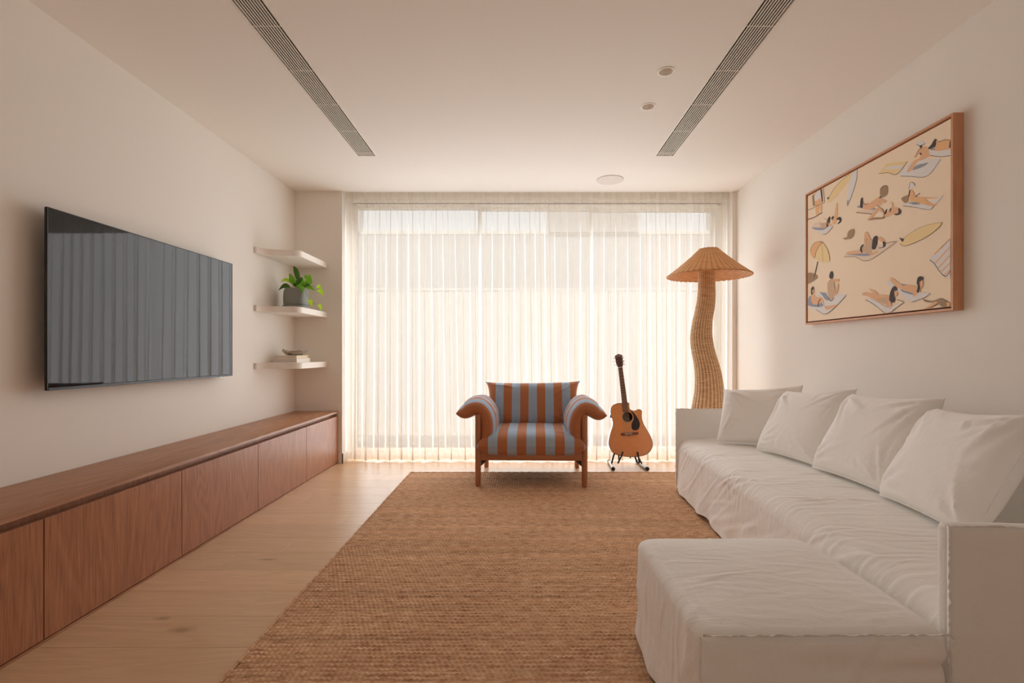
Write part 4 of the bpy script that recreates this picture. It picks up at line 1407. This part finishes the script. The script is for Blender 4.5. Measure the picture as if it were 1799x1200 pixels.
def stand():
    t = thing('guitar_stand', 'small black and chrome A-frame guitar stand at the rug edge', 'stand', (1.035, 4.76, 0))
    cxm = 1.035
    for sx in (-1, 1):
        fx = cxm + sx * 0.153
        yaw = 0.012 * sx
        a, b = Vector((fx + yaw * 0.5, 4.61, 0.0185)), Vector((fx - yaw, 4.925, 0.0185))
        f = G().tube([a[:], b[:]], 0.0150, 18).build('foot', M['chrome'], t)
        dirv = (b - a).normalized()
        G().tube([(a - dirv * 0.006)[:], (a + dirv * 0.014)[:]], 0.0178, 18).build('foot_cap', M['black'], f)
        G().tube([(b - dirv * 0.014)[:], (b + dirv * 0.006)[:]], 0.0178, 18).build('foot_cap', M['black'], f)
        m = a.lerp(b, 0.48)
        top = Vector((cxm + sx * 0.085, 4.855, 0.175))
        G().tube([m[:], ((m + top) / 2)[:], top[:], (cxm + sx * 0.03, 4.90, 0.33), (cxm, 4.92, 0.38)], 0.0085, 12).build('strut', M['black_metal'], t)
        # cradle arm that loops under the body and hooks up in front
        pts = [(cxm + sx * 0.088, 4.856, 0.170), (cxm + sx * 0.084, 4.80, 0.130), (cxm + sx * 0.092, 4.74, 0.070), (cxm + sx * 0.102, 4.712, 0.052),
               (cxm + sx * 0.108, 4.688, 0.060), (cxm + sx * 0.100, 4.676, 0.105), (cxm + sx * 0.092, 4.690, 0.160)]
        if sx < 0:
            pts = [(x + 0.012, yy, z) for x, yy, z in pts]
            pts[-1] = (pts[-1][0] + 0.028, pts[-1][1], pts[-1][2]); pts[-2] = (pts[-2][0] + 0.010, pts[-2][1], pts[-2][2])
        else:
            pts = [(x - 0.006, yy, z) for x, yy, z in pts]
        G().tube(spline(pts, 30).tolist(), 0.0078, 10).build('cradle_arm', M['black_metal'], t)
stand()

# ------------------------------------------------------------------ rattan floor lamp
def lamp():
    cx, cyy = 1.692, 4.42
    S = 196.8 * 3.636
    ctr = 387
    t = thing('floor_lamp', 'tall wavy rattan floor lamp with a conical shade behind the sofa arm', 'lamp', (cx, cyy, 0))
    # centre line and half widths from the floor up
    raw = [(1540, 286, 512), (1460, 270, 505), (1380, 262, 500), (1300, 262, 498), (1210, 268, 495), (1118, 280, 490), (1060, 290, 487), (1000, 299, 481), (920, 301, 471), (850, 296, 456), (780, 284, 434), (720, 273, 418), (660, 270, 409), (600, 277, 408), (540, 289, 412), (470, 305, 424), (400, 316, 429), (340, 320, 428), (285, 322, 427), (240, 324, 426)]
    zs = [0.60 - (r[0] - 1118) / S for r in raw]
    zs = [z - zs[0] + 0.003 if i < 0 else z for i, z in enumerate(zs)]
    zs = [max(0.004, z) for z in zs]
    ctrs = [((r[1] + r[2]) / 2 - ctr) / S for r in raw]
    hws = [(r[2] - r[1]) / 2 / S for r in raw]
    A = spline(np.c_[zs, ctrs, hws], 150)
    n = 26 * 8
    rows, at = [], []
    for k, (z, c0, h) in enumerate(A):
        rr, ra = [], []
        for j in range(n):
            a = 2 * PI * j / n
            rib = abs(math.cos(13 * a))
            q = h * (1 - 0.045 * (1 - rib) ** 1.0)
            rr.append((cx + c0 + q * math.cos(a), cyy + q * 0.9 * math.sin(a), z))
            big = 0.5 + 0.5 * math.cos(13 * a * 2)
            ra.append(big)
        rows.append(rr); at.append(ra)
    g = G().grid(rows, wv=True, at=at)
    n0 = len(g.v)
    g.build('trunk', M['rattan'], t, smooth=180, attr='rib')
    zb = 1.784
    nr = 44 * 6
    rows, at = [], []
    prof = [(0.082, 2.020), (0.088, 2.017), (0.16, 1.949), (0.25, 1.872), (0.34, 1.801), (0.359, zb), (0.352, zb - 0.004)]
    prof = spline(prof, 40)
    for r, z in prof:
        rr, ra = [], []
        for j in range(nr):
            a = 2 * PI * j / nr
            w = 0.5 + 0.5 * math.cos(44 * a)
            q = r * (1 + 0.006 * w)
            rr.append((cx + q * math.cos(a), cyy + q * math.sin(a), z + 0.0015 * w)); ra.append(1 - w ** 3 * 1.0)
        rows.append(rr); at.append(ra)
    sh = G().grid(rows, wv=True, at=at).build('lamp_shade', M['rattan_shade'], t, smooth=180, attr='rib')
    # inner lining, rims
    G().lathe((cx, cyy, 0), [(0.350, zb - 0.002), (0.245, 1.868), (0.155, 1.945), (0.080, 2.012)], 88, cap0=False, cap1=False).build('lining', M['rattan_shade'], sh)
    e = []
    for i in range(176):
        a = 2 * PI * i / 176
        e.append((cx + 0.358 * math.cos(a), cyy + 0.358 * math.sin(a), zb + 0.003 * math.sin(i * PI / 2)))
    G().tube(e, 0.0055, 6, closed=True).build('rim_braid', M['rattan_shade'], sh)
    e = [(cx + 0.082 * math.cos(2 * PI * i / 60), cyy + 0.082 * math.sin(2 * PI * i / 60), 2.020 + 0.002 * math.sin(i * PI / 2)) for i in range(60)]
    G().tube(e, 0.005, 6, closed=True).build('rim_braid', M['rattan_shade'], sh)
    G().lathe((cx, cyy, 0), [(0.079, 2.016), (0.03, 2.014)], 48, cap0=False, cap1=False).build('top_disc', M['rattan_shade'], sh)
    G().tube([(cx, cyy, 1.78), (cx, cyy, 1.86)], [0.02, 0.02], 14).build('lamp_holder', M['black'], t)
    G().lathe((cx, cyy, 1.86), [(0.014, 0), (0.03, 0.03), (0.032, 0.055), (0.022, 0.08), (0.004, 0.09)], 20).build('bulb', M['paper'], t)
    for k in range(3):
        a = 2 * PI * k / 3 + 0.5
        G().tube([(cx + 0.018 * math.cos(a), cyy + 0.018 * math.sin(a), 1.85), (cx + 0.145 * math.cos(a), cyy + 0.145 * math.sin(a), 1.952)], 0.003, 6).build('shade_spoke', M['black_metal'], t)
lamp()

# ------------------------------------------------------------------ painting
def painting():
    y0, y1, z0, z1 = 2.405, 3.649, 1.306, 2.267
    xf_, xb = 2.108, XR - 0.001
    t = thing('framed_painting', 'framed beach painting of sunbathers on pale sand, right wall', 'painting', (2.13, 3.03, z0))
    fr = M['frame_oak']
    fw = 0.012
    G().box(xf_, xb, y0, y0 + fw, z0, z1, 0.001, 1).build('frame', fr, t, smooth=0)
    G().box(xf_, xb, y1 - fw, y1, z0, z1, 0.001, 1).build('frame', fr, t, smooth=0)
    G().box(xf_, xb, y0 + fw, y1 - fw, z1 - fw, z1, 0.001, 1).build('frame', fr, t, smooth=0)
    G().box(xf_, xb, y0 + fw, y1 - fw, z0, z0 + fw, 0.001, 1).build('frame', fr, t, smooth=0)
    G().box(xb - 0.006, xb, y0 + fw, y1 - fw, z0 + fw, z1 - fw).build('backing', M['cab_dark'], t, smooth=0)
    gp = 0.008
    ca, cb, cz0, cz1 = y0 + fw + gp, y1 - fw - gp, z0 + fw + gp, z1 - fw - gp
    xc = xf_ + 0.007
    canvas = G().box(xc, xb - 0.008, ca, cb, cz0, cz1, 0.0015, 1).build('canvas', M['canvas'], t, smooth=0)
    PC = dict(sk=lin(236, 186, 144), sh=lin(214, 180, 148), dk=lin(78, 68, 66), wh=lin(232, 226, 222), bg=lin(158, 160, 170), br=lin(170, 140, 108),
              ye=lin(244, 216, 160), og=lin(240, 188, 138), ln=lin(92, 66, 54), tw=lin(236, 214, 192))
    PM = {k: plain('paint_' + k, v, 0.8) for k, v in PC.items()}
    keys = list(PM)
    mats = [PM[k] for k in keys]
    lay = [0]
    def pt(x, yv, d):
        px, py = 1390 + x / 2.927, 180 + yv / 2.927
        Y = xc * 870 / (px - 912)
        z = 1.1 - (py - 619.5) * Y / 870
        return (xc - d, min(max(Y, ca + 0.002), cb - 0.002), min(max(z, cz0 + 0.002), cz1 - 0.002))
    def fig(name, shapes):
        g = G()
        for sh in shapes:
            k, pts = sh[0], sh[1]
            lay[0] += 1
            d = 0.0004 + 0.00002 * lay[0]
            if len(sh) > 2:           # brush stroke
                w = sh[2]
                P = spline(pts, max(6, len(pts) * 4)) if len(pts) > 2 else np.array(pts, float)
                T = np.gradient(P, axis=0); T /= np.maximum(np.linalg.norm(T, axis=1, keepdims=True), 1e-6)
                N = np.c_[-T[:, 1], T[:, 0]]
                g.m = keys.index(k)
                g.grid([[pt(*(p + n_ * w / 2), d) for p, n_ in zip(P, N)], [pt(*(p - n_ * w / 2), d) for p, n_ in zip(P, N)]])
            else:
                g.m = keys.index(k)
                Q = cspline(pts, len(pts) * 3) if len(pts) > 4 else pts
                vs = [pt(x, yv, d) for x, yv in Q]
                g.add(vs, [tuple(range(len(vs)))])
        g.build(name, mats, canvas, smooth=0, recalc=False)
    fig('painted_bather', [('wh', [(705, 258), (722, 240), (823, 243), (823, 274), (770, 278), (712, 272)]), ('ln', [(712, 272), (770, 279), (820, 273)], 3),
        ('og', [(735, 238), (742, 206), (770, 202), (790, 194), (824, 196), (824, 232), (790, 244), (745, 250)]), ('dk', [(703, 238), (722, 215), (735, 192), (746, 188), (744, 222), (728, 238)]),
        ('bg', [(715, 240), (738, 228), (740, 244), (720, 246)]), ('ln', [(745, 188), (760, 202), (790, 192), (822, 194)], 3), ('dk', [(816, 200), (824, 194), (822, 230), (812, 234)])])
    fig('painted_bather', [('wh', [(562, 378), (600, 320), (690, 298), (772, 292), (702, 377)]), ('ln', [(562, 378), (610, 380), (700, 378), (770, 292)], 2.5),
        ('bg', [(618, 345), (650, 322), (702, 308), (690, 325), (640, 345)]),
        ('sk', [(640, 272), (662, 240), (690, 224), (706, 240), (710, 275), (690, 300), (655, 300), (625, 345), (602, 358), (598, 350), (632, 300), (660, 285), (662, 262), (642, 282), (630, 282)]),
        ('wh', [(672, 298), (706, 280), (704, 308), (672, 316)]), ('dk', [(658, 228), (668, 218), (676, 222), (668, 236)]), ('wh', [(645, 214), (660, 198), (678, 198), (690, 210), (676, 218), (655, 222)]),
        ('dk', [(645, 216), (665, 222), (690, 211)], 2.5), ('ln', [(640, 280), (655, 245), (676, 232)], 2.2), ('dk', [(658, 262), (668, 258), (674, 270), (664, 268)])])
    fig('painted_towel', [('ye', [(455, 362), (490, 315), (600, 302), (542, 366)]), ('wh', [(480, 345), (500, 328), (578, 322), (560, 340)]), ('ln', [(450, 366), (500, 362), (545, 369), (600, 303)], 2.2)])
    fig('painted_surfboard', [('ye', [(190, 496), (240, 420), (300, 370), (318, 358), (300, 395), (240, 475), (196, 514)]), ('ln', [(190, 494), (240, 420), (300, 368)], 1.6), ('dk', [(184, 490), (198, 486), (191, 501)])])
    fig('painted_surfboard', [('wh', [(316, 352), (341, 343), (336, 400), (312, 478), (290, 532), (285, 528), (294, 440)]), ('ln', [(341, 343), (336, 400), (312, 478), (290, 532)], 2), ('dk', [(287, 528), (292, 500), (295, 500), (292, 522)])])
    fig('painted_walker', [('og', [(118, 470), (140, 455), (150, 485), (140, 572), (128, 576), (124, 510)]), ('wh', [(122, 474), (150, 446), (158, 482), (138, 500), (122, 506)]), ('br', [(108, 480), (118, 470), (124, 530), (112, 535)]),
        ('dk', [(150, 436), (158, 434), (164, 510), (158, 512)]), ('ln', [(80, 556), (110, 545), (135, 530), (172, 515)], 2.2), ('ln', [(80, 604), (120, 590), (160, 566)], 4), ('sk', [(148, 498), (158, 496), (160, 560), (152, 568)]), ('ln', [(166, 440), (172, 512)], 2)])
    fig('painted_bather', [('wh', [(107, 642), (140, 625), (215, 632), (180, 672), (160, 678)]), ('bg', [(108, 645), (125, 640), (185, 640), (165, 656), (125, 654)]), ('tw', [(118, 622), (150, 614), (152, 644), (110, 642)]), ('sh', [(150, 622), (180, 618), (188, 640), (155, 648)]),
        ('dk', [(182, 640), (186, 606), (198, 586), (202, 600), (194, 634)]), ('og', [(212, 610), (224, 580), (234, 518), (240, 528), (238, 590), (228, 622), (214, 624)]), ('sk', [(190, 618), (214, 630), (208, 640), (192, 632)]),
        ('dk', [(206, 595), (216, 582), (222, 590), (212, 606)]), ('dk', [(232, 602), (250, 588), (260, 600), (254, 618), (238, 626), (250, 606)]), ('ln', [(160, 678), (182, 676), (216, 640)], 1.8), ('og', [(165, 592), (180, 598), (188, 606), (178, 604)])])
    fig('painted_bather', [('tw', [(335, 558), (420, 548), (424, 572), (350, 570)]), ('bg', [(340, 536), (360, 530), (432, 546), (420, 552), (350, 542)]), ('dk', [(356, 536), (358, 500), (368, 488), (370, 510), (368, 542)]),
        ('sk', [(368, 544), (376, 518), (398, 520), (430, 500), (452, 486), (470, 496), (490, 506), (480, 518), (452, 506), (470, 530), (440, 530), (420, 546), (386, 550)]), ('ln', [(368, 508), (382, 526), (396, 518)], 2), ('br', [(335, 566), (420, 574)], 5)])
    fig('painted_paddle', [('br', [(459, 484), (459, 445), (474, 430), (494, 428), (498, 450), (494, 474), (474, 488)]), ('dk', [(454, 486), (464, 484), (462, 492), (454, 492)]), ('ln', [(459, 450), (474, 430), (495, 430)], 2.5)])
    fig('painted_bather', [('br', [(395, 606), (430, 592), (470, 590), (474, 572), (455, 552), (472, 546), (486, 582), (478, 598), (440, 602)]), ('sk', [(392, 604), (425, 565), (446, 540), (470, 548), (482, 575), (500, 556), (530, 540), (560, 545), (556, 568), (520, 576), (486, 590), (462, 555), (440, 565), (420, 592)]),
        ('dk', [(506, 568), (508, 548), (518, 538), (514, 556)]), ('dk', [(480, 576), (486, 555), (494, 546), (490, 572)]), ('dk', [(530, 574), (552, 568), (552, 544), (566, 556), (562, 574), (542, 580)]), ('sk', [(518, 540), (517, 508), (523, 512), (528, 538)]), ('ln', [(440, 528), (470, 550), (482, 580)], 2)])
    fig('painted_bather', [('wh', [(575, 530), (600, 512), (690, 522), (785, 474), (735, 530), (712, 550), (650, 544), (612, 532)]), ('br', [(567, 494), (590, 480), (604, 478), (600, 512), (584, 516)]), ('bg', [(604, 516), (640, 512), (670, 524), (630, 526)]),
        ('og', [(606, 470), (618, 450), (632, 462), (642, 485), (700, 487), (764, 490), (690, 498), (738, 522), (740, 534), (690, 526), (640, 510), (612, 506)]), ('dk', [(602, 490), (608, 452), (616, 448), (610, 480)]), ('wh', [(607, 448), (612, 416), (626, 411), (638, 428), (622, 444)]), ('ln', [(607, 448), (612, 416), (626, 411), (638, 428)], 2), ('ln', [(575, 532), (640, 540), (712, 551), (736, 530)], 2), ('ln', [(640, 484), (664, 466)], 3)])
    fig('painted_paddle', [('br', [(290, 694), (292, 668), (306, 654), (325, 652), (324, 684), (304, 702)]), ('br', [(265, 699), (288, 692), (302, 700), (280, 706)])])
    fig('painted_bather', [('tw', [(276, 792), (300, 768), (430, 740), (545, 716), (402, 811), (330, 796)]), ('ln', [(274, 794), (330, 794), (402, 812), (545, 714)], 2), ('bg', [(296, 780), (400, 776), (412, 784), (380, 790), (300, 784)]), ('sk', [(288, 770), (330, 762), (368, 758), (372, 774), (320, 780), (290, 780)]),
        ('sk', [(376, 722), (380, 672), (387, 666), (394, 668), (410, 706), (402, 718), (392, 700), (388, 724)]), ('sh', [(364, 766), (374, 738), (410, 705), (420, 712), (414, 786), (398, 778)]), ('dk', [(356, 762), (358, 742), (374, 728), (366, 750), (368, 774)]),
        ('dk', [(416, 748), (422, 700), (436, 686), (446, 692), (444, 724), (436, 752), (424, 756)]), ('sk', [(445, 704), (460, 690), (484, 710), (470, 720)]), ('dk', [(450, 748), (474, 742), (472, 716), (488, 722), (484, 742), (460, 750)]), ('sk', [(405, 782), (440, 762), (452, 770), (412, 788)]), ('ln', [(490, 724), (538, 714)], 2.5)])
    fig('painted_surfboard', [('ye', [(560, 726), (574, 704), (620, 670), (690, 634), (740, 620), (778, 616), (760, 644), (700, 690), (630, 724), (584, 738)]), ('ln', [(560, 726), (584, 738), (630, 724), (700, 690), (760, 644), (778, 616)], 2.2), ('br', [(574, 704), (620, 670), (690, 634), (778, 616)], 1.6), ('dk', [(557, 696), (584, 702), (576, 718), (568, 712)])])
    fig('painted_towel', [('wh', [(715, 808), (760, 765), (821, 704), (821, 880), (796, 894)]), ('og', [(740, 780), (821, 700)], 8), ('og', [(742, 828), (821, 742)], 8), ('og', [(760, 850), (821, 785)], 8), ('og', [(775, 870), (821, 825)], 8), ('og', [(790, 888), (821, 860)], 8), ('ln', [(715, 810), (738, 828), (765, 868), (796, 895), (821, 866)], 3.5), ('ln', [(770, 752), (821, 704)], 2)])
    fig('painted_parasol', [('br', [(78, 882), (110, 878), (136, 890), (132, 906), (110, 922), (78, 932)]), ('ln', [(138, 818), (128, 862), (118, 902)], 4), ('ye', [(100, 765), (112, 732), (138, 716), (166, 722), (190, 762), (200, 812), (174, 822), (130, 806)]), ('og', [(100, 765), (112, 732), (138, 716), (162, 718), (134, 760), (122, 802), (106, 790)]),
        ('ln', [(162, 718), (134, 758), (122, 802)], 2), ('br', [(160, 722), (166, 822)], 1.6), ('ln', [(100, 765), (112, 732), (138, 716), (166, 722)], 1.6), ('br', [(166, 722), (190, 762), (200, 812)], 1.8)])
    fig('painted_bather', [('wh', [(128, 1005), (150, 975), (240, 985), (284, 992), (240, 1038), (180, 1087), (130, 1070), (84, 1046)]), ('bg', [(148, 975), (182, 980), (204, 1020), (180, 1016)]), ('sh', [(188, 934), (200, 912), (216, 908), (226, 950), (224, 1000), (208, 1020), (192, 990)]), ('dk', [(197, 892), (204, 870), (214, 870), (218, 890), (212, 906), (200, 904)]),
        ('sk', [(214, 908), (246, 908), (250, 918), (224, 926)]), ('sk', [(224, 994), (238, 940), (244, 930), (246, 950), (234, 988)]), ('dk', [(192, 1000), (206, 1022), (222, 1006)], 3), ('ln', [(284, 993), (240, 1040), (182, 1088), (130, 1066)], 2)])
    fig('painted_bather', [('bg', [(84, 1022), (108, 992), (168, 1040), (140, 1052), (90, 1044)]), ('sk', [(104, 1000), (112, 985), (134, 1000), (164, 1004), (176, 1046), (230, 1040), (228, 1050), (182, 1066), (168, 1030), (130, 1040), (108, 1030)]), ('dk', [(104, 985), (104, 958), (114, 946), (118, 960), (110, 988)]), ('sh', [(108, 968), (118, 958), (122, 974), (112, 984)]), ('dk', [(140, 1050), (144, 1024), (154, 1010)], 4)])
    fig('painted_bather', [('wh', [(488, 922), (540, 930), (600, 970), (714, 980), (690, 1000), (622, 1026), (570, 990)]), ('bg', [(566, 962), (620, 972), (650, 984), (630, 990), (580, 976)]), ('sk', [(510, 908), (524, 904), (562, 932), (620, 940), (652, 950), (668, 966), (646, 990), (630, 1000), (626, 980), (580, 966), (540, 946)]),
        ('bg', [(560, 934), (596, 936), (580, 944)]), ('dk', [(648, 930), (654, 900), (672, 894), (682, 906), (672, 926), (660, 974), (648, 974), (654, 945)]), ('sk', [(662, 925), (678, 912), (682, 940), (668, 960)]), ('ln', [(622, 1027), (690, 1002), (714, 982)], 2)])
    fig('painted_bather', [('wh', [(384, 1014), (430, 1016), (500, 1054), (584, 1024), (540, 1056), (498, 1083), (440, 1048)]), ('dk', [(384, 1014), (414, 1030), (440, 1048)], 3), ('sk', [(366, 990), (380, 976), (420, 984), (460, 990), (500, 992), (512, 1010), (500, 1046), (480, 1034), (440, 1020), (400, 998)]), ('sh', [(440, 1010), (500, 1000), (498, 1036), (470, 1032)]),
        ('sk', [(402, 958), (430, 966), (448, 984), (430, 990)]), ('dk', [(506, 1022), (512, 975), (528, 946), (544, 948), (550, 966), (532, 980), (536, 1020), (520, 1030)]), ('sk', [(532, 970), (550, 966), (548, 990), (536, 1000)]), ('sk', [(500, 1020), (512, 1020), (520, 1056), (508, 1060)]), ('ln', [(440, 1048), (498, 1084), (584, 1026)], 2), ('dk', [(546, 1014), (580, 1024)], 2.5)])
    fig('painted_bather', [('br', [(680, 1014), (730, 1026), (772, 1008), (800, 1020), (818, 1034), (818, 1064), (790, 1064), (758, 1036), (720, 1058), (690, 1068), (736, 1032), (700, 1028)]), ('sk', [(664, 1074), (700, 1052), (742, 1024), (752, 1030), (720, 1056), (690, 1072)]), ('og', [(800, 1030), (818, 1028), (818, 1062), (806, 1062)]), ('ln', [(680, 1013), (730, 1022), (772, 1008), (806, 1026)], 2), ('ln', [(700, 1070), (752, 1040)], 3)])
painting()
